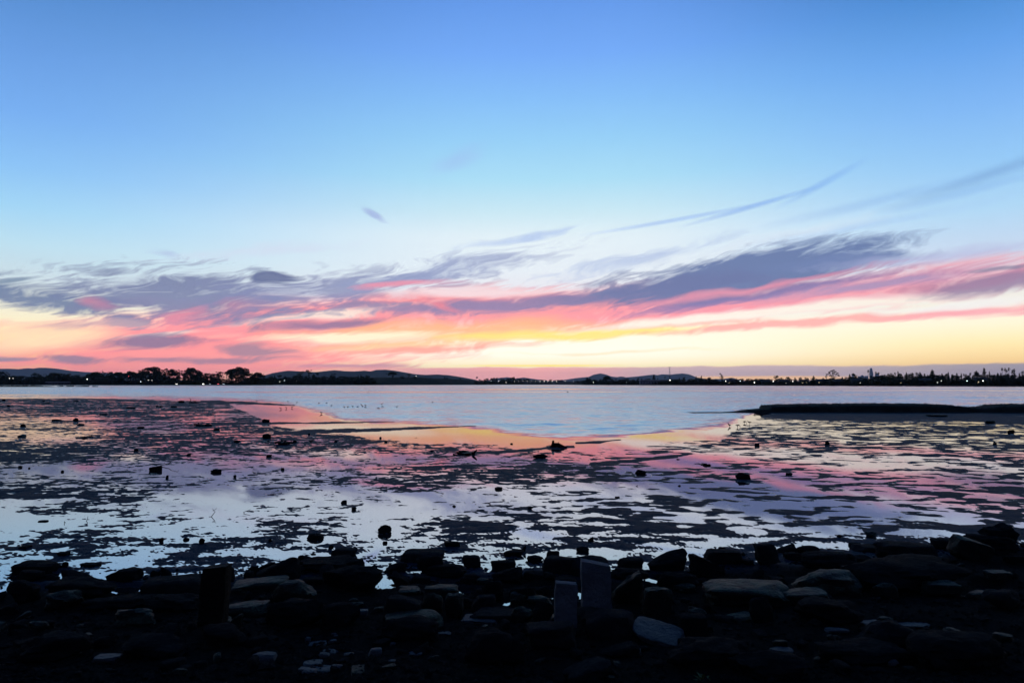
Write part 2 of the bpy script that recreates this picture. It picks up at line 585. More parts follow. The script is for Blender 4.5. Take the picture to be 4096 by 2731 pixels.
COVER = """0,1600,90 300,1600,90 600,1605,85 900,1612,90 0,1640,80 300,1640,85 600,1640,85 900,1640,80 1100,1622,80
0,1670,62 300,1680,58 600,1680,72 900,1680,72 0,1720,60 300,1720,55 600,1720,72 900,1720,72 1050,1700,80
0,1745,48 200,1745,35 400,1750,58 700,1760,72 1000,1760,66 1200,1770,68 1400,1775,72
0,1800,72 300,1800,78 600,1790,60 900,1800,66 1200,1800,62 1500,1800,56 1700,1790,52
0,1830,85 300,1830,72 600,1840,56 850,1830,38 1100,1840,34 1400,1840,28 1600,1840,28 1900,1830,40 2100,1840,44
0,1880,38 250,1880,12 500,1870,34 700,1880,18 900,1880,28 1100,1870,28 1300,1870,34 1500,1860,34 1700,1870,50 1900,1890,72 2100,1900,80 2300,1890,72
0,1930,50 250,1930,54 500,1930,50 700,1920,40 900,1930,28 1100,1940,34 1300,1920,56 1500,1930,52 1700,1930,60 2000,1930,60 2250,1930,34 2400,1900,62
0,1975,76 250,1980,74 450,1990,74 650,1980,34 850,1980,10 1050,1990,12 1250,1980,30 1450,1990,22 1700,1985,10 1950,1970,12 2150,1985,40 2400,1980,44
0,2020,12 200,2020,50 350,2035,64 550,2030,26 620,2055,58 800,2050,3 1000,2040,16 1200,2040,28 1400,2030,16 1600,2030,28 1850,2040,26 2100,2040,50 2300,2040,46
0,2080,3 200,2085,4 400,2090,5 650,2090,10 900,2080,12 1100,2080,50 1300,2090,46 1500,2090,12 1750,2100,50 1900,2110,74 2100,2100,46 2350,2100,62
0,2130,8 150,2140,62 300,2150,68 500,2130,50 700,2140,56 950,2120,50 1200,2130,46 1450,2150,28 1700,2150,46 1900,2150,72 2100,2150,50 2400,2150,56
0,2200,34 200,2200,50 500,2190,34 750,2210,56 1000,2200,42 1300,2190,46 1600,2190,46 1900,2200,48 2200,2200,52 2500,2200,52
2600,1740,12 2800,1760,44 3000,1760,54 3200,1760,58 3400,1760,58 3600,1760,62 3800,1760,62 4096,1760,64
2500,1810,38 2700,1800,50 2900,1800,50 3200,1810,50 3500,1820,50 3800,1820,54 4096,1820,60
2450,1850,46 2700,1840,8 2850,1835,4 3000,1850,40 3250,1850,34 3500,1850,18 3800,1860,40 4096,1860,46
2700,1900,46 2900,1900,40 3100,1890,34 3300,1900,40 3600,1910,40 3900,1910,46
2450,1960,12 2700,1960,34 2900,1960,22 3100,1960,40 3400,1970,46 3700,1980,46 4000,1980,46
2600,2020,50 2850,2010,28 3100,2030,50 3400,2040,50 3700,2040,40 4000,2040,46
2600,2080,66 2850,2090,50 3100,2090,46 3400,2100,50 3700,2090,34 4000,2090,46
2700,2150,52 3000,2150,52 3300,2150,46 3600,2150,46 4000,2150,60
3050,1665,88 3300,1668,95 3600,1670,98 4096,1675,98 3050,1685,34 3200,1695,50 3500,1700,60 3800,1705,64 4096,1710,68
3100,1720,50 3400,1725,54 3700,1725,58 4096,1730,60"""
_cp = np.array([[float(v) for v in t.split(",")] for t in COVER.split()])
EDGE_PX = [(-1500, 1596), (-800, 1594), (0, 1592), (300, 1590), (560, 1594), (800, 1600), (900, 1606), (1000, 1650), (1090, 1692),
           (1200, 1716), (1400, 1736), (1550, 1756), (1700, 1762), (1900, 1768), (2050, 1778), (2200, 1792), (2500, 1790),
           (2650, 1768), (2800, 1750), (2900, 1732), (2960, 1708), (3000, 1684), (3040, 1664), (3100, 1640), (5200, 1640)]
BARS = [([(800, 1606), (1000, 1612), (1185, 1622)], [9, 8, 2]), ([(850, 1694), (1100, 1693), (1400, 1690), (1580, 1686)], [8, 6, 4, 1]),
        ([(1100, 1732), (1400, 1722), (1700, 1711), (1905, 1703)], [14, 11, 6, 1]),
        ([(1860, 1814), (2050, 1804), (2200, 1791), (2300, 1786)], [9, 9, 8, 5]), ([(2300, 1772), (2400, 1766), (2485, 1758)], [4, 7, 2]),
        ([(2360, 1856), (2530, 1842), (2700, 1824), (2770, 1814)], [9, 12, 10, 3]), ([(1700, 1868), (1900, 1862), (2000, 1858)], [4, 8, 3])]


PUDDLES = [(x, y, *(float(q) for q in ground0(float(x), float(y)))) for x, y in
           [(15, 2362), (265, 2346), (515, 2360), (690, 2398), (1210, 2336), (1560, 2322), (1850, 2372), (2175, 2352), (2205, 2395), (2322, 2384), (2560, 2368),
            (2610, 2318), (2905, 2330), (3030, 2330), (3250, 2312), (3480, 2268), (3400, 2332), (3945, 2350), (3950, 2372), (2060, 2415), (1700, 2330)]]


def mud_height(X, Y):
    px, py = to_pix(X, Y, np.zeros_like(X))
    py = np.clip(py, 1540, 4000)
    ly = np.log(py - HORIZON)
    num = np.full(X.shape, 0.5 * 1e-6)
    den = np.full(X.shape, 1e-6)
    for cx, cy, cc in _cp:
        w = np.exp(-((px - cx) / 120.0) ** 2 - ((ly - math.log(cy - HORIZON)) / 0.062) ** 2)
        num += w * cc / 100.0
        den += w
    c = np.clip(num / den * 1.08 - 0.01, 0, 0.99)
    # wind-and-tide texture of the flat
    warp = perlin(X * 0.5 + 7, Y * 0.5 + 3) * 0.5
    east = np.clip((px - 1900) / 800.0, 0, 1)          # smoother, rounder hummocks towards the marsh bank
    f = ((0.66 + 0.30 * east) * perlin(X * 0.72 + warp, Y * 1.25 + 2 * warp) + (0.85 + 0.25 * east) * perlin(X * 1.5 + 31, Y * 2.6 + 7 + warp)
         + (0.92 - 0.22 * east) * perlin(X * 3.1 + 5, Y * 5.4 + 57) + (0.70 - 0.45 * east) * perlin(X * 7.4 + 71, Y * 12.0)
         + (0.50 - 0.38 * east) * perlin(X * 17.0 + 1, Y * 25.0))
    far = np.clip((np.hypot(X, Y) - 14) / 40, 0, 1)
    f2 = perlin(X * 0.22 + 3, Y * 0.30) * 0.9 + perlin(X * 0.5 + 13, Y * 0.8 + 1) * 0.7
    f = f + far * f2
    n = 1.0 / (1.0 + np.exp(-1.7 * f / (0.48 + 0.16 * far)))
    fine = perlin(X * 24, Y * 24 + 9) * 0.6 + perlin(X * 52 + 4, Y * 52)
    # fuzzier, debris-strewn near the rocks
    near = np.clip((py - 2060) / 120.0, 0, 1)
    # bars and the outer edge of the flat
    bar = np.zeros_like(X)
    jit = perlin(X * 0.7 + 40, Y * 0.25 + 90) * 0.9 + perlin(X * 2.2 + 4, Y * 0.7 + 30) * 0.5
    for pts, hw in BARS:
        xs = [p[0] for p in pts]
        yc = np.interp(px, xs, [p[1] for p in pts])
        w = np.interp(px, xs, hw) * (1 + 0.8 * jit)
        inside = (px > xs[0]) & (px < xs[-1])
        k = np.clip(1.3 - np.abs(py - yc) / np.maximum(w, 0.5), 0, 1)
        bar = np.maximum(bar, np.where(inside, k, 0))
    ye = np.interp(px, [p[0] for p in EDGE_PX], [p[1] for p in EDGE_PX])
    le = np.log(np.maximum(ye - HORIZON, 3))
    edge = np.clip((ly - le + 0.05 * jit) / 0.10, -4, 1)
    c_in = np.where(edge > 0, c * np.clip(edge * 1.6, 0, 1), 0.0)
    A = 0.034 * (1 - 0.40 * far)
    c_in = np.where((px < 1250) & (py < 1740), c_in * 0.86, c_in)
    z = A * (n - (1.0 - c_in)) + (0.0030 - 0.0018 * east) * fine * (1 - near) + near * 0.017 * fine
    z = np.where(edge < 0, z + 0.12 * edge, z)
    z = np.where(bar > 0, np.maximum(z, -0.016 + 0.026 * bar + 0.022 * (n - 0.35) * bar + 0.002 * fine), z)
    s = beach_s(X, Y)
    up = np.clip((s + 0.2) / 0.9, 0, 1)
    rough = perlin(X * 1.7, Y * 1.7 + 77) * 0.05 + perlin(X * 5, Y * 5) * 0.02
    zz = z + beach_z(X, Y) + up * (rough + 0.012)
    for _, _, qx, qy in PUDDLES:
        e2 = ((X - qx) / 0.13) ** 2 + ((Y - qy) / 0.10) ** 2
        zz = zz - np.where(e2 < 9, (0.02 + np.maximum(zz, 0)) * 1.15 * np.exp(-e2 ** 2 * 0.35), 0)
    return zz


NTH, NR = 900, 760
th = np.linspace(-60, 60, NTH) * D2R
rr = np.exp(np.linspace(math.log(2.4), math.log(165.0), NR))
RR, TH = np.meshgrid(rr, th, indexing="ij")
GX, GY = RR * np.sin(TH), RR * np.cos(TH)
GZ = mud_height(GX.ravel(), GY.ravel()).reshape(GX.shape)
me = mesh_np("mudflat", np.stack([GX, GY, GZ], -1).reshape(-1, 3), grid_faces(NR, NTH)[:, ::-1])
at = me.attributes.new("gravel", 'FLOAT', 'POINT')
sb = beach_s(GX, GY) + 0.5 * perlin(GX * 1.3, GY * 1.3)
at.data.foreach_set("value", np.clip((sb - 0.1) / 0.5, 0, 1).ravel().astype(np.float32))
mudflat = tag(new_obj("mudflat", me, MAT_MUD), kind="structure")


def surf_z(x, y):
    """Height of the built mud or beach at a point."""
    return float(mud_height(np.array([float(x)]), np.array([float(y)]))[0])


# the bank the photographer stands on, running on behind
bx = np.linspace(-70, 70, 141)
by = np.concatenate([np.linspace(-40, -4, 19), np.linspace(-3, 5, 33)])
BX, BY = np.meshgrid(bx, by)
BZ = beach_z(BX, np.clip(BY, -2, 99)) - 0.10 + np.clip(-BY - 1, 0, 12) * 0.18 + perlin(BX * 0.6, BY * 0.6) * 0.12 - np.clip(BY - 1.5, 0, 9) * 0.10
me = mesh_np("shore_bank", np.stack([BX, BY, BZ], -1).reshape(-1, 3), grid_faces(*BX.shape))
MAT_BEACH = simple("damp_gravelly_soil", (0.012, 0.011, 0.009), (0.02, 0.018, 0.014), 3.0, 0.8, 0.6, coords="Object", spec=0.15)
shore_bank = tag(new_obj("shore_bank", me, MAT_BEACH), kind="structure")

# dark silt and shell grit over the upper beach
CALM_PX = [(-1500, 1588), (0, 1587), (600, 1589), (1000, 1600), (1150, 1612), (1300, 1648), (1380, 1674), (1560, 1685), (1800, 1696),
           (1950, 1707), (2080, 1732), (2250, 1743), (2400, 1741), (2600, 1726), (2750, 1712), (2900, 1697), (2950, 1678), (3000, 1656),
           (3050, 1644), (5200, 1640)]
wy = np.concatenate([[1535.2, 1536.2, 1537, 1537.6], np.arange(1538, 1600, 0.75), np.arange(1600, 1780, 2.0), np.arange(1780, 2500, 20.0), [3400]])
wx = np.linspace(-2600, 6600, 380)
WX, WY = np.meshgrid(wx, wy)
gx, gy = ground0(WX, WY)
yc = np.interp(WX, [p[0] for p in CALM_PX], [p[1] for p in CALM_PX])
jit = perlin(WX / 120.0, WY / 9.0) * 9 + perlin(WX / 40.0 + 9, WY / 4.0) * 4
ripple = np.clip(0.5 - (WY - yc + jit) / np.where(WX > 2940, 10.0, 30.0), 0, 1) ** 1.3
slick = np.zeros_like(WX)
for ysl, hw, x0, x1, s in [(1567, 1.3, 700, 2700, .85), (1557, 3.0, 1700, 2550, .7), (1554, 1.0, 900, 1700, .6), (1561, 1.4, 2500, 4300, .6),
                           (1552, 1.2, 2600, 4300, .45), (1545, 2.0, -900, 4800, .4), (1578, 1.0, 2900, 4300, .3)]:
    yy = ysl + perlin(WX / 300.0 + ysl, WX * 0) * 3
    slick = np.maximum(slick, s * np.exp(-((WY - yy) / hw) ** 2) * np.clip((WX - x0) / 250, 0, 1) * np.clip((x1 - WX) / 250, 0, 1))
ripple *= 1 - slick
me = mesh_np("bay_water", np.stack([gx, gy, np.zeros_like(gx)], -1).reshape(-1, 3), grid_faces(*WX.shape))
at = me.attributes.new("ripple", 'FLOAT', 'POINT')
at.data.foreach_set("value", ripple.ravel().astype(np.float32))
water = tag(new_obj("bay_water", me, MAT_WATER), kind="structure")

# eroded marsh bank reaching into the bay
def marsh_bank():
    xs = np.linspace(14.0, 95.0, 420)
    prof = [(-0.9, -0.06), (-0.35, 0.02), (-0.1, 0.10), (0.0, 0.24), (0.12, 0.42), (0.35, 0.55), (0.9, 0.62), (1.8, 0.66),
            (2.6, 0.67), (3.3, 0.63), (3.7, 0.42), (3.9, 0.15), (4.1, -0.15)]
    px_top = [2880, 2940, 2996, 3040, 3068, 3073, 3110, 3250, 3500, 3700, 3800, 3850, 3900, 3950, 4000, 4050, 4096, 4600]
    z_top = [0.0, 0.06, 0.20, 0.27, 0.28, 0.52, 0.56, 0.62, 0.66, 0.66, 0.58, 0.46, 0.40, 0.44, 0.58, 0.62, 0.64, 0.66]
    V = np.zeros((len(xs), len(prof), 3))
    for i, x in enumerate(xs):
        y0 = 53.6 + 0.8 * float(perlin(np.array([x * 0.11]), np.array([0.5]))[0]) - 0.06 * max(0, x - 32)
        pxx = 2048 + F_PX * x / (y0 + 1)
        zt = float(np.interp(pxx, px_top, z_top)) / 0.66
        for j, (dy, z) in enumerate(prof):
            wob = 0.16 * float(perlin(np.array([x * 0.9 + j]), np.array([j * 0.37]))[0])
            zz = z * zt if z > 0 else z
            zz += 0.05 * zt * float(perlin(np.array([x * 1.7]), np.array([dy * 1.2 + 9]))[0]) + 0.02 * zt * random.uniform(-1, 1)
            V[i, j] = (x, y0 + dy * (0.45 + 0.55 * zt) + wob, zz)
    return mesh_np("marsh_bank", V.reshape(-1, 3), grid_faces(len(xs), len(prof)))


mb = new_obj("marsh_bank", marsh_bank(), MAT_BANK)
tag(mb, kind="structure")

# ------------------------------------------------------------------ far shore land and hills
WATERLINE = [(-2600, 1540.5), (-800, 1540.3), (1000, 1540.4), (1500, 1540), (1900, 1539), (2030, 1538.2), (2250, 1538.2), (2330, 1539.4),
             (2600, 1540.4), (3000, 1541.6), (3300, 1542.6), (3600, 1543.6), (4096, 1545), (5200, 1546), (6600, 1547)]


def shore_y(px):
    return float(np.interp(px, [p[0] for p in WATERLINE], [p[1] for p in WATERLINE]))


def shore_pt(px, back=0.0):
    """A point on the far shore at a photo column, some metres inland."""
    x, y = ground0(float(px), shore_y(px))
    d = math.hypot(x, y)
    k = (d + back) / d
    return Vector((x * k, y * k, 0.0))


pxs = np.arange(-2400, 6500, 40)
rows = [(-4, -0.6), (0, 0.15), (4, 0.9), (14, 1.6), (60, 2.2), (250, 2.6), (1500, 3.0), (22000, 3.0)]
V = np.zeros((len(rows), len(pxs), 3))
for i, (bk, z) in enumerate(rows):
    for j, p in enumerate(pxs):
        v = shore_pt(p + random.uniform(-8, 8), bk)
        V[i, j] = (v.x, v.y, z + (0.4 * random.random() if 0 < z < 2 else 0))
me = mesh_np("far_shore", V.reshape(-1, 3), grid_faces(*V.shape[:2]))
far_shore = tag(new_obj("far_shore", me, MAT_LAND), kind="structure")


def land_z(back):
    return float(np.interp(back, [r[0] for r in rows], [r[1] for r in rows]))


def ridge(name, pts, dist, depth, mat, rough=1.0):
    """A range of hills: crest follows the sky line, both flanks modelled."""
    xs = np.linspace(pts[0][0], pts[-1][0], 260)
    crest = np.interp(xs, [p[0] for p in pts], [p[1] for p in pts])
    prof = [(-1.0, 0.0), (-0.75, 0.12), (-0.5, 0.34), (-0.25, 0.68), (-0.1, 0.9), (0.0, 1.0), (0.2, 0.8), (0.6, 0.3), (1.0, -0.02)]
    V = np.zeros((len(prof), len(xs), 3))
    for j, (px, py) in enumerate(zip(xs, crest)):
        dx, dy, dz = pix_dir(px, py)
        k = dist / dy
        top = CAM_H + dz * k
        for i, (f, h) in enumerate(prof):
            w = 1.0 - abs(h - 0.5) * 2 if 0 < h < 1 else 0
            g = float(perlin(np.array([px / 26.0]), np.array([f * 3.0 + dist * 0.01]))[0])
            kk = k * (1 + f * depth / dist)
            V[i, j] = (dx * kk, dy * kk, max(top * h * (1 + 0.35 * w * g * rough), -5) if i else -5)
        V[5, j, 2] += rough * dist * 0.00035 * float(perlin(np.array([px / 7.0]), np.array([dist]))[0])
    me = mesh_np(name, V.reshape(-1, 3), grid_faces(*V.shape[:2]))
    return tag(new_obj(name, me, mat), kind="structure")


ridge("hills", [(-900, 1500), (-500, 1478), (-200, 1470), (0, 1475), (30, 1474), (75, 1476), (110, 1472), (130, 1474), (160, 1470), (190, 1471),
                (235, 1475), (280, 1482), (335, 1487), (400, 1490), (480, 1492), (560, 1492), (650, 1500), (760, 1530)], 17000, 2500, MAT_HILL)
ridge("hills", [(940, 1532), (1000, 1513), (1061, 1500), (1094, 1491), (1150, 1482), (1187, 1484), (1262, 1488), (1300, 1484), (1337, 1480),
                (1383, 1484), (1420, 1485), (1458, 1482), (1482, 1485), (1505, 1479), (1543, 1478), (1585, 1483), (1631, 1491), (1660, 1496),
                (1702, 1499), (1748, 1497), (1795, 1500), (1842, 1507), (1890, 1516), (1960, 1532)], 9000, 1600, MAT_HILL)
ridge("hills", [(1900, 1534), (1985, 1512), (2030, 1508), (2060, 1514), (2095, 1509), (2140, 1516), (2200, 1522), (2250, 1520), (2300, 1512),
                (2355, 1507), (2374, 1498), (2402, 1493), (2426, 1498), (2444, 1505), (2468, 1508), (2486, 1505), (2505, 1509), (2560, 1504),
                (2617, 1497), (2629, 1500), (2650, 1496), (2678, 1498), (2730, 1493), (2758, 1497), (2786, 1509), (2830, 1516), (2900, 1514),
                (2930, 1510), (2960, 1520), (3050, 1526), (3150, 1534)], 19000, 2500, MAT_HILL)


def grassy_hill():
    pts = [(1180, 1530), (1280, 1520), (1400, 1512), (1490, 1509), (1560, 1508.5), (1664, 1508), (1720, 1511), (1772, 1513.5), (1820, 1515.5),
           (1865, 1518), (1895, 1521), (1940, 1526), (1990, 1535)]
    xs = np.linspace(pts[0][0], pts[-1][0], 240)
    crest = np.interp(xs, [p[0] for p in pts], [p[1] for p in pts])
    prof = [(0, 0.0), (8, 0.16), (22, 0.42), (40, 0.72), (60, 0.93), (75, 1.0), (110, 0.8), (170, 0.2), (200, -0.1)]
    V = np.zeros((len(prof), len(xs), 3))
    for j, (px, py) in enumerate(zip(xs, crest)):
        b0 = shore_pt(px, 12)
        c0 = shore_pt(px, 87)
        dx, dy, dz = pix_dir(px, py)
        top = CAM_H + dz / dy * c0.y + 0.35 * random.uniform(-1, 1)
        for i, (bk, h) in enumerate(prof):
            q = shore_pt(px, 12 + bk)
            V[i, j] = (q.x, q.y, max(1.0, 1.2 + (top - 1.2) * h + 0.5 * math.sin(px * 0.05 + i) * (0 < h < 1)))
    return mesh_np("grassy_hill", V.reshape(-1, 3), grid_faces(*V.shape[:2]))


tag(new_obj("grassy_hill", grassy_hill(), MAT_GRASSHILL), kind="structure")

# ------------------------------------------------------------------ evening haze over the bay
hz = bpy.data.meshes.new("haze")
bm = bmesh.new()
bmesh.ops.create_cube(bm, size=1.0)
bmesh.ops.scale(bm, vec=(96000, 29500, 470), verts=bm.verts)
bmesh.ops.translate(bm, vec=(0, 14500, 228), verts=bm.verts)
bm.to_mesh(hz)
bm.free()
MAT_HAZE = bpy.data.materials.new("evening_haze")
MAT_HAZE.use_nodes = True
t = MAT_HAZE.node_tree
t.nodes.clear()
pv = t.nodes.new("ShaderNodeVolumePrincipled")
pv.inputs["Color"].default_value = rgb(0.72, 0.80, 0.95)
pv.inputs["Density"].default_value = 2.2e-5
pv.inputs["Anisotropy"].default_value = 0.35
mo = t.nodes.new("ShaderNodeOutputMaterial")
t.links.new(pv.outputs[0], mo.inputs["Volume"])
haze = tag(new_obj("haze", hz, MAT_HAZE), kind="stuff")

# ------------------------------------------------------------------ mesh pieces
def tube_into(V, Fc, pts, rad, seg=6, cap=True):
    """Append a tapered tube along pts to vertex and face lists."""
    base = len(V)
    n = len(pts)
    for i in range(n):
        p = Vector(pts[i])
        d = (Vector(pts[min(i + 1, n - 1)]) - Vector(pts[max(i - 1, 0)])).normalized()
        a = d.orthogonal().normalized() if abs(d.z) > 0.95 else d.cross(Vector((0, 0, 1))).normalized()
        b = d.cross(a)
        for k in range(seg):
            t = 2 * math.pi * k / seg
            V.append(tuple(p + (a * math.cos(t) + b * math.sin(t)) * rad[i]))
    for i in range(n - 1):
        for k in range(seg):
            k2 = (k + 1) % seg
            Fc.append((base + i * seg + k, base + i * seg + k2, base + (i + 1) * seg + k2, base + (i + 1) * seg + k))
    if cap:
        Fc.append(tuple(base + k for k in range(seg))[::-1])
        Fc.append(tuple(base + (n - 1) * seg + k for k in range(seg)))


def box_into(V, Fc, c, s, top=1.0):
    """Append a box (centre of base c, size s, top scaled)."""
    base = len(V)
    for z, k in ((0, 1.0), (s[2], top)):
        for sx, sy in ((-1, -1), (1, -1), (1, 1), (-1, 1)):
            V.append((c[0] + sx * s[0] / 2 * k, c[1] + sy * s[1] / 2 * k, c[2] + z))
    b = base
    Fc += [(b, b + 3, b + 2, b + 1), (b + 4, b + 5, b + 6, b + 7), (b, b + 1, b + 5, b + 4), (b + 1, b + 2, b + 6, b + 5),
           (b + 2, b + 3, b + 7, b + 6), (b + 3, b, b + 4, b + 7)]


def mesh_of(name, V, Fc, smooth=False):
    me = bpy.data.meshes.new(name)
    me.from_pydata(V, [], Fc)
    if smooth:
        me.polygons.foreach_set("use_smooth", np.full(len(me.polygons), True))
    me.update()
    return me


def leaves_mesh(name, pts, size, rnd, flat=0.0):
    """One four-sided leaf spray per point, each turned its own way."""
    n = len(pts)
    pts = np.asarray(pts, float)
    u = rnd.normal(size=(n, 3))
    u[:, 2] *= (1 - flat)
    u /= np.linalg.norm(u, axis=1, keepdims=True)
    w = rnd.normal(size=(n, 3))
    v = np.cross(u, w)
    v /= np.linalg.norm(v, axis=1, keepdims=True) + 1e-9
    s = size * rnd.uniform(0.55, 1.25, size=(n, 1))
    V = np.stack([pts - u * s, pts - v * s * 0.55, pts + u * s, pts + v * s * 0.55], 1).reshape(-1, 3)
    F = np.arange(n * 4).reshape(n, 4)
    return mesh_np(name, V, F, smooth=False)


def lobe_pts(c, r, n, rnd, shell=0.55):
    d = rnd.normal(size=(n, 3))
    d /= np.linalg.norm(d, axis=1, keepdims=True)
    k = rnd.uniform(shell, 1.0, size=(n, 1)) ** 0.7
    return np.asarray(c) + d * k * np.asarray(r)


MAT_LEAF = simple("dusk_foliage", (0.030, 0.042, 0.022), (0.050, 0.058, 0.030), 0.35, 0.8, spec=0.15)
MAT_CONIFER = simple("conifer_foliage", (0.022, 0.034, 0.022), (0.036, 0.046, 0.028), 0.5, 0.85, spec=0.12)
MAT_BARK = simple("tree_bark", (0.06, 0.048, 0.038), (0.035, 0.028, 0.022), 1.5, 0.9, spec=0.1)
MAT_SCRUB = simple("marsh_scrub", (0.028, 0.034, 0.018), (0.045, 0.044, 0.024), 0.6, 0.9, spec=0.1)


def tree_proto(kind, seed):
    """Meshes (trunk, crown) of a tree one unit-height scaled later; built about 20 m tall."""
    R = np.random.default_rng(seed)
    V, Fc = [], []
    P = []
    H = 20.0
    if kind == "eucalyptus":
        tubes = []
        nl = R.integers(9, 13)
        fork = R.uniform(0.22, 0.34) * H
        lean = R.normal(0, 0.5)
        tube_into(V, Fc, [(0, 0, -0.6), (0.1, 0, fork * 0.5), (lean * 0.3, 0, fork)], [0.62, 0.5, 0.42], 7)
        for i in range(nl):
            a = i * 2.4 + R.uniform(-.4, .4)
            q = math.sqrt((i + 0.4) / nl)
            rr_ = q * 6.6
            z = H * (0.90 - 0.34 * q * q) + R.uniform(-1.4, 0.9)
            c = (math.cos(a) * rr_, math.sin(a) * rr_, z)
            mid = (c[0] * 0.45 + lean * .3, c[1] * 0.45, fork + (z - fork) * 0.45)
            tube_into(V, Fc, [(lean * 0.3, 0, fork - 0.4), mid, c], [0.26, 0.17, 0.06], 5, cap=False)
            r = R.uniform(2.0, 3.1)
            P.append(lobe_pts(c, (r * 1.15, r * 1.15, r * 0.72), int(110 * r / 2), R))
            for _ in range(3):
                o = R.normal(size=3) * r * 0.8
                P.append(lobe_pts(np.array(c) + o * (1, 1, .4) - (0, 0, r * .3), (r * .55, r * .55, r * .4), 22, R))
        size = 0.62
    elif kind == "airy":
        tube_into(V, Fc, [(0, 0, -0.6), (0.2, 0, 3.0), (0.1, 0.1, 6.0)], [0.5, 0.42, 0.34], 7)
        for i in range(17):
            a = i * 2.4
            q = math.sqrt((i + 0.3) / 17)
            z = H * (0.94 - 0.42 * q ** 2.2) + R.uniform(-.5, .5)
            c = (math.cos(a) * q * 8.2, math.sin(a) * q * 8.2, z)
            tube_into(V, Fc, [(0.1, 0.1, 5.0), (c[0] * .4, c[1] * .4, 5 + (z - 5) * .5), c], [0.24, 0.16, 0.07], 5, cap=False)
            r = R.uniform(1.0, 1.55)
            P.append(lobe_pts(c, (r * 1.3, r * 1.3, r * .6), 52, R))
        size = 0.5
    elif kind == "round":
        tube_into(V, Fc, [(0, 0, -0.6), (0, 0.1, 3.5), (0.2, 0, 9)], [0.7, 0.5, 0.3], 7)
        for i in range(26):
            a = R.uniform(0, 6.28)
            z = R.uniform(0.08, 0.92)
            w = 8.2 * math.sqrt(max(0.05, 1 - ((z - 0.42) / 0.55) ** 2))
            q = math.sqrt(R.uniform(0.1, 1))
            c = (math.cos(a) * w * q * .8, math.sin(a) * w * q * .8, z * H)
            r = R.uniform(1.8, 3.2)
            P.append(lobe_pts(c, (r, r, r * .8), int(24 * r), R))
            if i % 4 == 0:
                tube_into(V, Fc, [(0, 0, 5), (c[0] * .5, c[1] * .5, c[2] * .7), c], [0.25, 0.15, 0.06], 5, cap=False)
        size = 0.75
    elif kind == "conifer":
        tube_into(V, Fc, [(0, 0, -0.6), (0, 0, 9), (0, 0, 19.3)], [0.5, 0.32, 0.05], 6)
        for k in range(15):
            z = 2.2 + k * 1.15 + R.uniform(-.3, .3)
            w = (1 - z / 21.0) * 4.6 * R.uniform(0.75, 1.15) + 0.25
            nb = 6
            for j in range(nb):
                a = j * 6.283 / nb + R.uniform(0, 1.0)
                L = w * R.uniform(0.6, 1.1)
                for t in (0.35, 0.65, 0.95):
                    P.append(lobe_pts((math.cos(a) * L * t, math.sin(a) * L * t, z - L * t * 0.25), (0.75, 0.75, 0.45), 7, R, 0.2))
        P.append(lobe_pts((0, 0, 19.4), (0.25, 0.25, 0.8), 14, R, 0.1))
        size = 0.55
    elif kind == "cypress":
        tube_into(V, Fc, [(0, 0, -0.6), (0, 0, 9), (0, 0, 18.5)], [0.4, 0.28, 0.05], 6)
        for k in range(34):
            z = 1.4 + k * 0.54
            w = 2.5 * math.sin(math.pi * min(0.98, (z / 20.4)) ** 0.75) + 0.15
            a = k * 2.4
            P.append(lobe_pts((math.cos(a) * w * .5, math.sin(a) * w * .5, z), (w * .6, w * .6, 0.9), 26, R))
        size = 0.55
    elif kind == "wispy":
        tube_into(V, Fc, [(0, 0, -0.6), (0.3, 0, 7), (0.1, 0.2, 13), (0.5, 0, 18)], [0.42, 0.34, 0.2, 0.08], 6)
        for i in range(13):
            a = i * 2.4
            z = H * R.uniform(0.35, 0.97)
            w = R.uniform(1.2, 4.2) * (1.15 - 0.5 * z / H)
            c = (math.cos(a) * w, math.sin(a) * w, z)
            tube_into(V, Fc, [(0.2, 0, z * .72), (c[0] * .5, c[1] * .5, z * .88), c], [0.13, 0.09, 0.04], 5, cap=False)
            r = R.uniform(0.8, 1.5)
            P.append(lobe_pts(c, (r, r, r * .65), 34, R))
        size = 0.5
    elif kind == "palm":
        tube_into(V, Fc, [(0, 0, -0.6), (0.15, 0, 6), (0.05, 0, 13), (0.2, 0, 18.2)], [0.42, 0.30, 0.27, 0.30], 7)
        size = 0
        LV, LF = [], []
        for k in range(30):
            a = k * 2.4
            el = math.radians(R.uniform(-55, 75))
            d = Vector((math.cos(a) * math.cos(el), math.sin(a) * math.cos(el), math.sin(el)))
            s = d.cross(Vector((0, 0, 1))).normalized()
            o = Vector((0.2, 0, 18.2))
            p1 = o + d * 1.0
            p2 = o + d * 1.9 + Vector((0, 0, -0.25))
            p3 = o + d * 2.5 + Vector((0, 0, -0.8))
            b0 = len(LV)
            LV += [tuple(o), tuple(p1 + s * .14), tuple(p1 - s * .14), tuple(p2 + s * .75), tuple(p2 - s * .75), tuple(p2 + (p3 - p2) * .4),
                   tuple(p3 + s * .35), tuple(p3 - s * .35)]
            LF += [(b0, b0 + 2, b0 + 1), (b0 + 1, b0 + 2, b0 + 4, b0 + 3), (b0 + 3, b0 + 5, b0 + 6), (b0 + 4, b0 + 7, b0 + 5), (b0 + 3, b0 + 4, b0 + 5)]
        return mesh_of("palm_trunk", V, Fc, True), mesh_of("palm_fronds", LV, LF)
    elif kind == "bare":
        tube_into(V, Fc, [(0, 0, -0.6), (0.2, 0, 7), (0, 0, 14), (0.3, 0, 19)], [0.4, 0.3, 0.18, 0.07], 6)
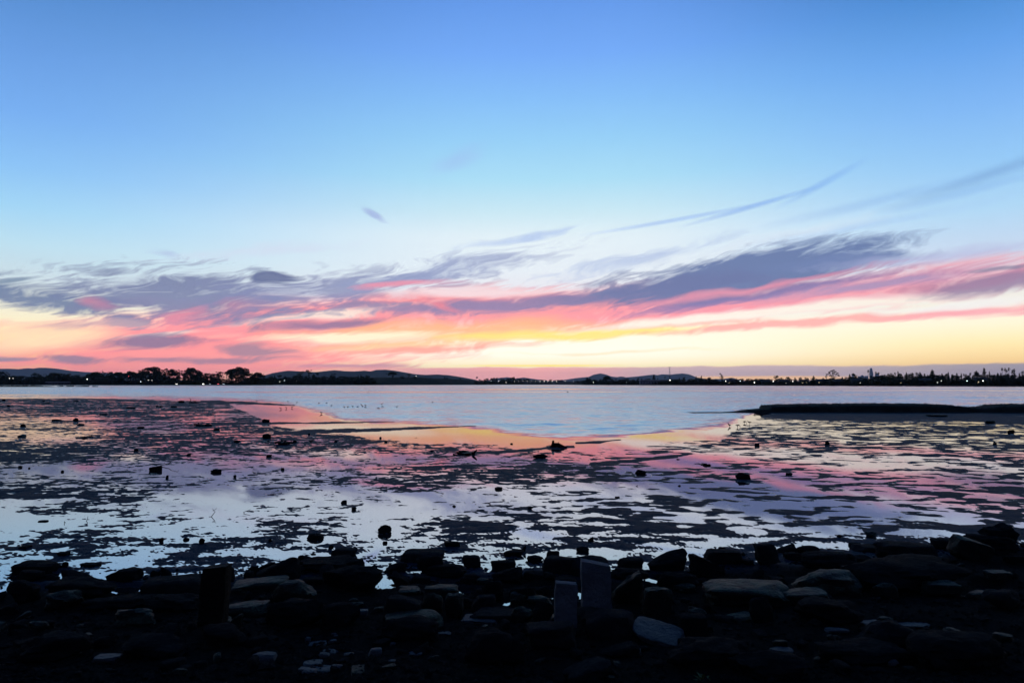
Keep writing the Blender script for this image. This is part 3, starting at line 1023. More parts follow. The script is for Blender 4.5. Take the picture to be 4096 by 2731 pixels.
        for i in range(16):
            z = H * R.uniform(0.3, 0.85)
            a = i * 2.4
            L = R.uniform(2, 5)
            e = (math.cos(a) * L, math.sin(a) * L, z + L * R.uniform(.5, 1.1))
            tube_into(V, Fc, [(0.1, 0, z), (e[0] * .5, e[1] * .5, z + (e[2] - z) * .6), e], [0.14, 0.09, 0.04], 5, cap=False)
            P.append(lobe_pts(e, (0.7, 0.7, 0.5), 8, R, .2))
        size = 0.4
    else:  # shrub, five units tall
        for i in range(7):
            a = i * 2.4
            q = math.sqrt(i / 7)
            c = (math.cos(a) * q * 3.4, math.sin(a) * q * 3.4, R.uniform(1.0, 2.6))
            tube_into(V, Fc, [(c[0] * .3, c[1] * .3, -0.3), (c[0] * .6, c[1] * .6, c[2] * .5), c], [0.12, 0.08, 0.04], 5, cap=False)
            r = R.uniform(1.3, 2.1)
            P.append(lobe_pts(c, (r * 1.25, r * 1.25, r), 46, R))
            P.append(lobe_pts((c[0], c[1], 0.5), (r, r, .6), 14, R))
        size = 0.5
    return mesh_of(kind + "_trunk", V, Fc, True), leaves_mesh(kind + "_crown", np.concatenate(P), size, R)


PROTO = {}
for kind, n in (("eucalyptus", 4), ("airy", 1), ("round", 4), ("conifer", 3), ("cypress", 2), ("wispy", 3), ("palm", 2), ("bare", 1), ("shrub", 4)):
    PROTO[kind] = [tree_proto(kind, 100 + 17 * i + len(kind)) for i in range(n)]
CROWN_W = {"eucalyptus": 17.0, "airy": 18.5, "round": 19.0, "conifer": 8.5, "cypress": 5.5, "wispy": 8.5, "palm": 5.0, "bare": 8.0, "shrub": 10.0}
NAMES = {"eucalyptus": "eucalyptus_tree", "airy": "eucalyptus_tree", "round": "broadleaf_tree", "conifer": "conifer_tree", "cypress": "cypress_tree",
         "wispy": "slender_tree", "palm": "palm_tree", "bare": "bare_tree", "shrub": "shrub"}
LOOK = {"eucalyptus": "wide lobed eucalyptus", "airy": "open umbrella shaped eucalyptus", "round": "dense rounded broadleaf tree",
        "conifer": "pointed layered conifer", "cypress": "narrow dark cypress", "wispy": "slender sparse tree", "palm": "fan palm with bare trunk",
        "bare": "nearly leafless tree", "shrub": "low dense shrub"}


def where(px):
    if px < 500:
        return "on the wooded shore below the slate blue ridge"
    if px < 1060:
        return "on the wooded shore against the pink sky"
    if px < 1495:
        return "on the wooded shore before the long hill"
    if px < 1905:
        return "on the bare grassy hill"
    if px < 2330:
        return "behind the low lamp-lit bridge"
    if px < 2860:
        return "on the shore below the lattice tower hill"
    if px < 3380:
        return "among houses on the far lamp-lit shore"
    if px < 3560:
        return "on the far shore in front of city towers"
    return "on the wooded far shore past the city towers"


LANDMARKS = [(45, "two small lamps"), (138, "the domed shoreline tree"), (235, "the long pale roofed shed"), (348, "the lone bright lamp"), (396, "the leafless tree tops"),
             (514, "the red warning light"), (606, "the highest spreading eucalyptus"), (706, "the white car headlights"), (765, "the dense tall eucalyptus"),
             (822, "the bare grey tree"), (872, "the red tail lights"), (955, "the broad gappy eucalyptus"), (1079, "the red lamp"), (1128, "the pale pontoon"),
             (1234, "the tall wispy tree"), (1329, "the mid-shore wispy tree"), (1438, "the paired cypresses"), (1571, "the lone hill eucalyptus"),
             (1785, "the twin hilltop trees"), (1904, "the flying flag"), (1975, "the bridge approach"), (2049, "the bridge's wooded end"), (2120, "the bridge piers"),
             (2245, "the bridge control house"), (2354, "the cypress pair"), (2428, "the broad eucalyptus by the bridge"), (2506, "the solitary shore lamp"),
             (2614, "the grey warehouse"), (2680, "the brightest street lamp"), (2736, "the rounded hill-foot tree"), (2806, "the thin conifer tips"),
             (2887, "the tall ragged tree"), (2961, "the lamp past the ragged tree"), (3018, "the big shore lamp"), (3093, "the lamp by the gabled roofs"),
             (3150, "the unlit gabled house"), (3216, "the house with three lit windows"), (3284, "the house with two lit windows"), (3333, "the umbrella eucalyptus"),
             (3417, "the narrow city tower"), (3483, "the tapering city tower"), (3560, "the dense wood by the towers"), (3627, "the thin spire conifers"),
             (3731, "the broad tall conifer"), (3795, "the slim conifer pair"), (3869, "the street lamp in the wood"), (3939, "the tallest conifer"),
             (4035, "the cluster of palms"), (4096, "the last lit shore")]
tcount = {}


def near_mark(px, kind):
    best = sorted(LANDMARKS, key=lambda q: abs(q[0] - px))
    for x, t in best:
        if abs(x - px) > 1.5 or kind == "shrub":
            return t


def place_tree(kind, px, top, wpx, back=None, label=None):
    i = tcount.get(kind, 0)
    tcount[kind] = i + 1
    tr, cr = PROTO[kind][i % len(PROTO[kind])]
    if back is None:
        back = random.uniform(16, 55)
    p = shore_pt(px, back)
    z0 = land_z(back)
    if 1495 < px < 1905 and kind != "shrub":
        z0 = hill_z(px, back)
    _, dy, dz = pix_dir(px, top)
    h = max(2.0, CAM_H + dz / dy * p.y - z0)
    w = max(1.5, wpx / F_PX * p.y)
    base_h = 5.0 if kind == "shrub" else 20.0
    base_h *= 0.86 if kind == "shrub" else 1.0
    sz = h / base_h
    sx = min(max(w / CROWN_W[kind], 0.45 * sz), 2.6 * sz)
    root = new_obj(NAMES[kind], None, loc=(p.x, p.y, z0 - 0.1), rot=(0, 0, random.uniform(0, 6.28)))
    root.scale = (sx, sx, sz)
    root.empty_display_size = 0.5
    size = "tall" if h > 16 else "mid-height" if h > 8 else "small"
    lab = label or "%s %s %s %s" % (size, LOOK[kind], "below" if kind == "shrub" else "near", near_mark(px, kind))
    tag(root, lab, "shrub" if kind == "shrub" else "tree", "%ss near %s" % (NAMES[kind].replace("_", " "), near_mark(px, kind)))
    new_obj("stem" if kind == "shrub" else "trunk", tr, MAT_BARK, root)
    new_obj("foliage" if kind == "shrub" else "fronds" if kind == "palm" else "crown", cr,
            MAT_SCRUB if kind == "shrub" else MAT_CONIFER if kind in ("conifer", "cypress") else MAT_LEAF, root)
    return root


def hill_z(px, back):
    pts = [(1490, 1509), (1560, 1508.5), (1664, 1508), (1720, 1511), (1772, 1513.5), (1820, 1515.5), (1865, 1518), (1895, 1521), (1940, 1526)]
    _, dy, dz = pix_dir(px, float(np.interp(px, [q[0] for q in pts], [q[1] for q in pts])))
    top = CAM_H + dz / dy * shore_pt(px, 87).y
    h = float(np.interp(back, [12, 20, 34, 52, 72, 87, 122], [0, .16, .42, .72, .93, 1, .8]))
    return 1.2 + (top - 1.2) * h - 0.3


E_, R_, C_, Y_, W_, P_, B_ = "eucalyptus", "round", "conifer", "cypress", "wispy", "palm", "bare"
TREES = [(R_, 10, 1485, 66), (R_, 68, 1501, 32), (R_, 138, 1490, 54), (E_, 225, 1489, 64), (W_, 268, 1492, 32), (R_, 313, 1497, 64), (E_, 378, 1484, 52),
         (B_, 396, 1480, 20), (W_, 414, 1484, 28), (R_, 436, 1486, 36), (E_, 470, 1484, 44), (E_, 521, 1481, 48), (W_, 566, 1480, 30), (E_, 606, 1464, 74),
         (R_, 628, 1480, 44), (W_, 663, 1470, 26), (E_, 690, 1472, 44), (W_, 714, 1477, 26), (W_, 731, 1480, 24), (E_, 765, 1465, 50), (R_, 784, 1477, 48),
         (B_, 822, 1490, 28), (R_, 850, 1492, 26), (W_, 874, 1484, 30), (E_, 955, 1464, 72), (E_, 925, 1474, 40), (R_, 980, 1482, 44), (R_, 1014, 1492, 26),
         (E_, 1030, 1486, 42), (W_, 1055, 1495, 16), (R_, 1082, 1503, 40), (Y_, 1098, 1500, 9), (R_, 1128, 1498, 48), (R_, 1160, 1507, 30), (W_, 1198, 1484, 40),
         (R_, 1186, 1500, 44), (W_, 1234, 1477, 30), (R_, 1222, 1502, 30), (R_, 1262, 1487, 30), (W_, 1291, 1502, 28), (W_, 1329, 1494, 32), (R_, 1330, 1504, 40),
         (W_, 1361, 1503, 22), (R_, 1396, 1504, 44), (Y_, 1432, 1499, 9), (Y_, 1443, 1498, 9), (R_, 1470, 1500, 44),
         (E_, 1571, 1485, 34), (R_, 1609, 1503, 33), (W_, 1636, 1493, 30), (R_, 1660, 1505, 20), (C_, 1778, 1506, 9), (R_, 1788, 1508, 12), (R_, 1842, 1512, 10),
         (R_, 1920, 1516, 26), (R_, 1945, 1513, 28), (C_, 1965, 1510, 12), (R_, 1974, 1509, 15), (R_, 1986, 1509, 15), (R_, 2008, 1510, 24), (R_, 2030, 1512, 22),
         (R_, 2049, 1507, 30), (C_, 2056, 1506, 12), (R_, 2071, 1511, 20), (R_, 2084, 1512, 16), (C_, 2096, 1514, 12), (R_, 2112, 1514, 24), (R_, 2140, 1520, 26),
         (R_, 2166, 1518, 26), (R_, 2182, 1520, 18), (R_, 2201, 1517, 22), (R_, 2229, 1518, 26), (R_, 2248, 1520, 18),
         (Y_, 2349, 1508, 11), (Y_, 2359, 1510, 10), (R_, 2340, 1522, 24), (R_, 2376, 1518, 20), (R_, 2405, 1520, 24), (E_, 2428, 1501, 28), (R_, 2442, 1512, 24),
         (R_, 2470, 1514, 32), (R_, 2505, 1513, 30), (R_, 2532, 1516, 22), (R_, 2554, 1511, 18), (R_, 2590, 1515, 22), (Y_, 2616, 1497, 14), (P_, 2631, 1511, 7),
         (P_, 2660, 1505, 7), (P_, 2679, 1503, 8), (R_, 2664, 1520, 18), (R_, 2702, 1515, 26), (C_, 2718, 1510, 8), (R_, 2736, 1507, 20), (R_, 2762, 1513, 26),
         (C_, 2785, 1503, 8), (R_, 2800, 1510, 32), (C_, 2806, 1501, 9), (E_, 2838, 1508, 18), (R_, 2820, 1512, 26), (R_, 2862, 1516, 24), (W_, 2887, 1492, 19),
         (R_, 2893, 1514, 26), (R_, 2921, 1511, 26), (C_, 2946, 1512, 9), (R_, 2966, 1513, 24), (R_, 2992, 1513, 20), (R_, 3006, 1515, 20), (R_, 3026, 1514, 22),
         (R_, 3052, 1514, 30), (R_, 3079, 1516, 18), (W_, 3106, 1500, 20), (R_, 3114, 1504, 38), (R_, 3151, 1507, 32), (C_, 3181, 1508, 9), (R_, 3202, 1507, 12),
         (R_, 3225, 1508, 20), (C_, 3255, 1502, 14), (R_, 3257, 1510, 38), (R_, 3292, 1511, 14), (W_, 3306, 1492, 10), ("airy", 3333, 1477, 47), (R_, 3318, 1511, 34),
         (R_, 3350, 1513, 24), (C_, 3370, 1506, 9), (R_, 3386, 1511, 20), (C_, 3400, 1495, 12), (R_, 3417, 1493, 28), (R_, 3440, 1512, 22), (R_, 3462, 1510, 22),
         (P_, 3474, 1477, 8), (R_, 3490, 1500, 20), (P_, 3505, 1485, 9), (P_, 3516, 1487, 8), (R_, 3512, 1505, 24), (R_, 3535, 1496, 28), (R_, 3560, 1491, 30),
         (R_, 3578, 1487, 16), (C_, 3594, 1483, 10), (R_, 3602, 1493, 28), (C_, 3627, 1486, 8), (R_, 3645, 1489, 32), (R_, 3674, 1488, 32), (R_, 3683, 1486, 14),
         (C_, 3700, 1493, 14), (C_, 3711, 1498, 12), (C_, 3731, 1477, 22), (C_, 3748, 1500, 12), (C_, 3770, 1492, 14), (R_, 3786, 1494, 26), (C_, 3795, 1484, 8),
         (R_, 3815, 1495, 24), (C_, 3829, 1491, 12), (C_, 3847, 1491, 8), (R_, 3861, 1493, 22), (R_, 3882, 1488, 18), (C_, 3908, 1482, 28), (C_, 3939, 1470, 17),
         (C_, 3960, 1484, 10), (R_, 3975, 1497, 22), (C_, 3993, 1490, 14), (C_, 4006, 1490, 12), (P_, 4011, 1469, 9), (P_, 4023, 1469, 8), (P_, 4029, 1477, 8),
         (P_, 4038, 1468, 9), (R_, 4028, 1492, 26), (R_, 4053, 1477, 18), (P_, 4059, 1473, 9), (C_, 4080, 1490, 12), (R_, 4096, 1481, 24),
         (R_, 4125, 1488, 30), (C_, 4160, 1480, 18), (R_, -40, 1490, 50), (E_, -100, 1478, 60)]
for kind, px, top, w in TREES:
    w *= 1.28 if kind in (E_, R_) else 1.6 if kind == C_ else 1.15
    bk = random.uniform(14, 50)
    if 1495 < px < 1905:
        bk = 60 if px < 1700 else 80
    elif 1905 <= px < 2330:
        bk = random.uniform(120, 200)
    place_tree(kind, px, top, w, bk)
# the wood behind, lower than the trees that break the sky line
px = -140.0
while px < 4280:
    if not (1488 < px < 1900):
        t = 1502 if px < 500 else 1491 if px < 1010 else 1507 if px < 1488 else 1520 if px < 2340 else 1516 if px < 3380 else 1508 if px < 3520 else 1499
        kd = R_ if random.random() < .8 else W_ if px < 1500 else C_
        place_tree(kd, px, t + random.uniform(-3, 5), random.uniform(50, 74) * (1 if kd == R_ else .45), random.uniform(130, 220) if 1905 < px < 2330 else random.uniform(45, 75))
    px += random.uniform(15, 22)
# low scrub belt along the water
px = -160.0
while px < 4300:
    if not (1500 < px < 1890 or 2085 < px < 2330):
        t = 1519 if px < 520 else 1512 if px < 1100 else 1517 if px < 1500 else 1522 if px < 2600 else 1521 if px < 3000 else 1519 if px < 3540 else 1513
        place_tree("shrub", px, t + random.uniform(-4, 5), random.uniform(34, 60), random.uniform(4, 12))
    px += random.uniform(17, 27)

# ------------------------------------------------------------------ lamps, cars, bridge, houses, masts
MAT_POLE = simple("galvanised_pole", (0.10, 0.10, 0.10), (0.06, 0.06, 0.06), 2.0, 0.6)
MAT_CONC = simple("weathered_concrete", (0.20, 0.20, 0.20), (0.13, 0.13, 0.13), 0.4, 0.9)
MAT_LIGHT = emitter("lamp_glow_white", (1.0, 0.93, 0.80), 9.0)
MAT_COOL = emitter("lamp_glow_cool", (0.80, 0.95, 1.0), 8.0)
MAT_RED = emitter("lamp_glow_red", (1.0, 0.08, 0.10), 6.0)
MAT_WARMWIN = emitter("lit_window", (1.0, 0.78, 0.45), 1.6)
for m in (MAT_LIGHT, MAT_COOL, MAT_RED, MAT_WARMWIN):
    m.cycles.emission_sampling = 'NONE'


def ball(r, squash=1.0, seg=8, ring=5):
    V, Fc = [], []
    for i in range(ring + 1):
        t = math.pi * i / ring
        for k in range(seg):
            a = 2 * math.pi * k / seg
            V.append((r * math.sin(t) * math.cos(a), r * math.sin(t) * math.sin(a), r * squash * math.cos(t)))
    for i in range(ring):
        for k in range(seg):
            k2 = (k + 1) % seg
            Fc.append((i * seg + k, (i + 1) * seg + k, (i + 1) * seg + k2, i * seg + k2))
    return mesh_of("luminaire", V, Fc, True)


BALL = ball(1.0, 0.7)
V, Fc = [], []
tube_into(V, Fc, [(0, 0, -0.5), (0, 0, 0.5), (0, 0, 0.985)], [0.09, 0.07, 0.05], 6)
POLE = mesh_of("lamp_pole", V, Fc, True)


def lamp(px, py, size, mat=None, back=9.0, z0=None, group="street lamps along the far shore", label=None):
    p = shore_pt(px, back)
    if z0 is None:
        z0 = land_z(back)
    _, dy, dz = pix_dir(px, py)
    h = max(1.0, CAM_H + dz / dy * p.y - z0)
    root = new_obj("street_lamp", None, loc=(p.x, p.y, z0))
    mat = mat or MAT_LIGHT
    tone = "white" if mat is MAT_LIGHT else "bluish" if mat is MAT_COOL else "red"
    tag(root, label or "%s glowing %s lamp on a pole %s" % ("bright" if size > 5 else "small", tone, where(px)), "lamp", group)
    pl = new_obj("pole", POLE, MAT_POLE, root)
    pl.scale = (1, 1, h)
    hd = new_obj("luminaire", BALL.copy(), mat, root, loc=(0, 0, h))
    s = 0.036 * size * p.y / 560.0
    hd.scale = (s * 1.3, s * 1.3, s * 1.3)
    return root


for px, py, s in [(37, 1513, 4), (51, 1513, 3), (176, 1526, 4), (348, 1516, 7), (562, 1526, 7), (593, 1520, 3), (607, 1520, 3), (1118, 1527, 4),
                  (1137, 1521, 4), (1185, 1523, 2), (1964, 1524, 3), (1995, 1524, 3), (2374, 1529, 4), (2506, 1529, 4), (2565, 1520, 4), (2680, 1520, 8),
                  (2903, 1524, 5), (2901, 1530, 3), (2912, 1530, 3), (2961, 1524, 5), (3000, 1534, 4), (3018, 1529, 7), (3093, 1525, 6), (3172, 1525, 5),
                  (3145, 1532, 2), (3441, 1531, 3), (3766, 1522.6, 5), (3751, 1530, 4), (3869, 1523, 6), (3933, 1522.7, 7)]:
    lamp(px, py, s, None if random.random() < .7 else MAT_COOL, back=3.5)
lamp(1079, 1525.7, 5, MAT_RED, 3.5)
lamp(514, 1503.5, 4, MAT_RED, 3.5, label="red warning light on a tall mast among the trees")
lamp(1664, 1503.7, 3, None, 87, hill_z(1664, 87), label="small white light on a pole on the grassy crest")

# cars on the shore road
def car_proto():
    V, Fc = [], []
    prof = [(-2.1, .35), (-2.1, .85), (-1.9, .95), (-1.35, 1.0), (-0.8, 1.45), (0.6, 1.47), (1.2, 1.02), (1.95, .9), (2.1, .7), (2.1, .35)]
    for x, z in prof:
        V.append((x, -0.85 if z < 1.2 else -0.68, z))
    for x, z in prof:
        V.append((x, 0.85 if z < 1.2 else 0.68, z))
    n = len(prof)
    Fc = [tuple(range(n)), tuple(range(n, 2 * n))[::-1]]
    for i in range(n):
        j = (i + 1) % n
        Fc.append((i, i + n, j + n, j))
    body = mesh_of("car_body", V, Fc)
    V, Fc = [], []
    tube_into(V, Fc, [(0, -0.1, 0), (0, 0.1, 0)], [0.33, 0.33], 12)
    return body, mesh_of("car_wheel", V, Fc)


CARB, CARW = car_proto()
MAT_CAR = simple("dark_car_paint", (0.05, 0.055, 0.06), (0.04, 0.04, 0.05), 1.0, 0.35, spec=0.5)
MAT_TYRE = simple("tyre_rubber", (0.015, 0.015, 0.015), rough=0.9)
for px, lm, lab in [(706, MAT_LIGHT, "car with white headlights on the shore road under tall trees"),
                    (812, MAT_LIGHT, "car with dazzling headlights on the shore road below the leafless tree"),
                    (840, MAT_COOL, "dim parked car on the shore road beside bright headlights"),
                    (872, MAT_RED, "car with red tail lights on the shore road"),
                    (893, MAT_COOL, "car with faint bluish lights ahead of the red tail lights")]:
    p = shore_pt(px, 2.0)
    z = land_z(2.0) + 0.25
    root = tag(new_obj("car", None, loc=(p.x, p.y, z), rot=(0, 0, math.pi / 2 + 0.5)), lab, "car", "cars on the shore road")
    new_obj("body", CARB, MAT_CAR, root)
    for wx_ in (-1.3, 1.3):
        for wy_ in (-0.8, 0.8):
            new_obj("wheel", CARW, MAT_TYRE, root, loc=(wx_, wy_, 0.33))
    for wy_ in (-0.6, 0.6):
        hd = new_obj("tail_light" if lm is MAT_RED else "headlight", BALL.copy(), lm, root, loc=(-2.1, wy_, 0.72))
        s = 0.42 if px == 812 else 0.3 if px in (706, 872) else 0.14
        hd.scale = (0.12, s, s)

# low bridge across the channel
def bridge():
    pL, pR = shore_pt(2030, 30), shore_pt(2345, -10)
    Yb = 1235.0

    def X(px):
        return (px - 2048) / F_PX * Yb
    root = tag(new_obj("bridge", None, loc=(X(2190), Yb, 0)), "low concrete road bridge with piers and a row of lamps over the channel", "bridge")
    x0 = X(2190)

    def part(name, boxes, mat, parent=root, cx=0.0):
        V, Fc = [], []
        for c, s in boxes:
            box_into(V, Fc, c, s)
        return new_obj(name, mesh_of(name, V, Fc), mat, parent)
    L = X(2330) - X(2040)
    part("deck", [((0, 0, 3.6), (L, 10, 1.3))], MAT_CONC)
    part("railing", [((0, -4.9, 4.9), (L, 0.25, 0.9))], MAT_CONC)
    part("railing", [((0, 4.9, 4.9), (L, 0.25, 0.9))], MAT_CONC)
    for px in (2060, 2076, 2092, 2108, 2124, 2140, 2157, 2174, 2190, 2206, 2222):
        part("pier", [((X(px) - x0, 0, -1.0), (3.2, 8, 4.61)), ((X(px) - x0, 0, -1.2), (5.5, 10, 1.9))], MAT_CONC)
    for px, w in ((2245, 13), (2270, 4.5), (2292, 4.0), (2316, 9)):
        part("bascule_pier", [((X(px) - x0, 0, -1.2), (w, 11, 6.2))], MAT_CONC)
    part("control_house", [((X(2245) - x0, 0, 5.0), (4.5, 4.5, 3.4)), ((X(2245) - x0, 0, 8.4), (5.3, 5.3, 0.4))], MAT_CONC)
    return root, Yb, X


br, Yb, BX_ = bridge()
for px, py in [(2024, 1529), (2058, 1528.6), (2075, 1528), (2092, 1527), (2109, 1526.5), (2126, 1526), (2143, 1525.6), (2160, 1525.3), (2177, 1525),
               (2192, 1525), (2209, 1525), (2226, 1525), (2261, 1525.5), (2294, 1526.8), (2311, 1527.5)]:
    _, dy, dz = pix_dir(px, py)
    zt = CAM_H + dz / dy * Yb
    onb = px > 2038
    z0 = 4.9 if onb else 2.0
    root = tag(new_obj("street_lamp", None, loc=(BX_(px), Yb + 4.2, z0)), "small white lamp in the row along the low bridge", "lamp", "lamps along the bridge")
    pl = new_obj("pole", POLE, MAT_POLE, root)
    h = max(zt - z0, 0.8)
    pl.scale = (1, 1, h)
    hd = new_obj("luminaire", BALL.copy(), MAT_LIGHT, root, loc=(0, 0, h))
    hd.scale = (0.5, 0.5, 0.5)

# houses and sheds between the trees
MAT_WALL = simple("house_paint", (0.09, 0.088, 0.085), (0.07, 0.07, 0.07), 0.3, 0.9)
MAT_ROOF = simple("shingle_roof", (0.07, 0.06, 0.055), (0.05, 0.045, 0.04), 0.8, 0.9)
MAT_PALE = simple("pale_roof_sheet", (0.45, 0.46, 0.45), (0.36, 0.37, 0.36), 0.3, 0.7)


def house(px, py, w, h, dep, label, lit=(), back=7.0, roof=True, name="house", wall=None, cat="house"):
    p = shore_pt(px, back)
    z0 = land_z(back) - 0.1
    root = tag(new_obj(name, None, loc=(p.x, p.y, z0), rot=(0, 0, -math.atan2(p.x, p.y) * 0.6)), label, cat, "houses on the far shore" if cat == "house" else None)
    V, Fc = [], []
    box_into(V, Fc, (0, 0, 0), (w, dep, h))
    new_obj("wall", mesh_of("house_wall", V, Fc), wall or MAT_WALL, root)
    V, Fc = [], []
    if roof:
        e = 0.5
        V = [(-w / 2 - e, -dep / 2 - e, h + .003), (w / 2 + e, -dep / 2 - e, h + .003), (w / 2 + e, dep / 2 + e, h + .003), (-w / 2 - e, dep / 2 + e, h + .003),
             (-w / 2 - e, 0, h + dep * .32), (w / 2 + e, 0, h + dep * .32)]
        Fc = [(0, 3, 2, 1), (0, 1, 5, 4), (2, 3, 4, 5), (1, 2, 5), (3, 0, 4)]
    else:
        box_into(V, Fc, (0, 0, h + .003), (w + .8, dep + .8, 0.5))
    rf = new_obj("roof", mesh_of("house_roof", V, Fc), MAT_ROOF if roof else MAT_PALE, root)
    if roof:
        V, Fc = [], []
        box_into(V, Fc, (w * .25, dep * .1, h + dep * .1), (0.7, 0.7, dep * .32))
        new_obj("chimney", mesh_of("chimney", V, Fc), MAT_ROOF, rf)
    k = max(2, int(w / 3.2))
    for i in range(k):
        V, Fc = [], []
        box_into(V, Fc, (-w / 2 + w * (i + .5) / k, -dep / 2 - 0.04, h * .35), (1.2, 0.1, 1.2))
        new_obj("window", mesh_of("house_window", V, Fc), MAT_WARMWIN if i in lit else MAT_DARKGLASS, root)
    V, Fc = [], []
    box_into(V, Fc, (w * .08, -dep / 2 - 0.03, 0.02), (1.0, 0.08, 2.0))
    new_obj("door", mesh_of("house_door", V, Fc), MAT_ROOF, root)
    return root


MAT_DARKGLASS = simple("dark_window_glass", (0.02, 0.022, 0.025), rough=0.2, spec=0.6)
house(235, 1524, 26, 3.2, 9, "long low shed with a pale flat roof before the dark trees", (), 3.0, False, "shed", cat="shed")
house(2614, 1522, 34, 5.2, 14, "wide grey flat roofed warehouse beside the narrow cypress", (), 8.0, False, "warehouse", MAT_CONC, "warehouse")
for px, lit, lab in [(3060, (), "unlit gabled house beside a bright street lamp"), (3135, (), "unlit gabled house below two rounded trees"),
                     (3216, (0, 1, 2), "gabled house with three lit windows on the far shore"), (3284, (0, 2), "gabled house with two lit windows near the open umbrella eucalyptus"),
                     (3352, (), "dark gabled house under the umbrella shaped eucalyptus"), (3425, (), "dark gabled house in front of the city towers"),
                     (3590, (1,), "gabled house with one lit window under dense trees"), (3700, (), "dark gabled house between pointed conifers"),
                     (3922, (0,), "gabled house with one lit window below the tallest conifer"), (2440, (1,), "gabled house with one lit window beside the cypress pair"),
                     (2925, (0,), "gabled house with one lit window behind paired street lamps")]:
    house(px, 1533, random.uniform(7, 9), random.uniform(2.8, 3.4), random.uniform(6, 7), lab, lit, 13.0)

# pale moored pontoon
p = shore_pt(1116, -14)
V, Fc = [], []
box_into(V, Fc, (0, 0, -0.25), (11.5, 3, 1.0), 0.96)
pont = tag(new_obj("pontoon", None, loc=(p.x, p.y, 0)), "pale low pontoon moored along the dark wooded shore", "pontoon")
new_obj("hull", mesh_of("pontoon_hull", V, Fc), MAT_PALE, pont)
for sx in (-5.2, 5.2):
    V, Fc = [], []
    tube_into(V, Fc, [(sx, 1.9, -1), (sx, 1.9, 1.6)], [0.18, 0.16], 7)
    new_obj("mooring_post", mesh_of("mooring_post", V, Fc, True), MAT_POLE, pont)

# flag on its pole
p = shore_pt(1904, 60)
z0 = 2.2
_, dy, dz = pix_dir(1904, 1507)
zt = CAM_H + dz / dy * p.y
fl = tag(new_obj("flagpole", None, loc=(p.x, p.y, z0)), "flag flying from a pole at the end of the grassy hill", "flag")
V, Fc = [], []
tube_into(V, Fc, [(0, 0, -0.4), (0, 0, (zt - z0) * .5), (0, 0, zt - z0)], [0.14, 0.11, 0.07], 6)
new_obj("pole", mesh_of("flagpole_pole", V, Fc, True), MAT_POLE, fl)
nx_, nz_ = 10, 5
V = [(0.08 + 3.2 * i / nx_, 0.25 * math.sin(i * .9) * i / nx_, zt - z0 - 0.15 - 2.1 * j / nz_ + 0.35 * i / nx_) for j in range(nz_ + 1) for i in range(nx_ + 1)]
V += [(x, y + 0.03, z) for x, y, z in V]
Fc = [tuple(q) for q in grid_faces(nz_ + 1, nx_ + 1)] + [tuple(q[::-1] + (nx_ + 1) * (nz_ + 1)) for q in grid_faces(nz_ + 1, nx_ + 1)]
MAT_FLAG = simple("flag_cloth", (0.12, 0.04, 0.05), (0.05, 0.05, 0.10), 0.8, 0.9)
new_obj("flag", mesh_of("flag_cloth", V, [tuple(int(k) for k in f) for f in Fc], True), MAT_FLAG, fl)

# lattice transmission tower on the far hills
D = 19000.0
tx = (2678 - 2048) / F_PX * D
_, dy, dz = pix_dir(2678, 1499)
zb = CAM_H + dz / dy * D - 30
_, dy, dz = pix_dir(2678, 1467)
zt = CAM_H + dz / dy * D
Ht = zt - zb
MAT_STEEL = simple("tower_steel", (0.16, 0.13, 0.13), (0.12, 0.10, 0.10), 0.02, 0.7)
tw = tag(new_obj("transmission_tower", None, loc=(tx, D, zb)), "tall three legged lattice broadcast tower on the distant mauve hills", "tower")
def legr(f):
    return 26 - 13 * math.sin(min(f / 0.62, 1) * math.pi / 2) + max(0, f - .62) * 26
for k in range(3):
    a = k * 2.094 + 0.5
    V, Fc = [], []
    fs = [0, .15, .3, .45, .62, .8, 1.0]
    tube_into(V, Fc, [(legr(f) * math.cos(a), legr(f) * math.sin(a), f * Ht) for f in fs], [3.6, 3.4, 3.2, 3.0, 2.8, 2.8, 2.6], 6)
    new_obj("leg", mesh_of("tower_leg", V, Fc), MAT_STEEL, tw)
for f in (.2, .42, .62, .82, .99):
    V, Fc = [], []
    for k in range(3):
        a, b2 = k * 2.094 + .5, (k + 1) * 2.094 + .5
        tube_into(V, Fc, [(legr(f) * math.cos(a), legr(f) * math.sin(a), f * Ht), (legr(f) * math.cos(b2), legr(f) * math.sin(b2), f * Ht)], [3.4, 3.4], 6)
    new_obj("cross_beam", mesh_of("tower_cross_beam", V, Fc), MAT_STEEL, tw)

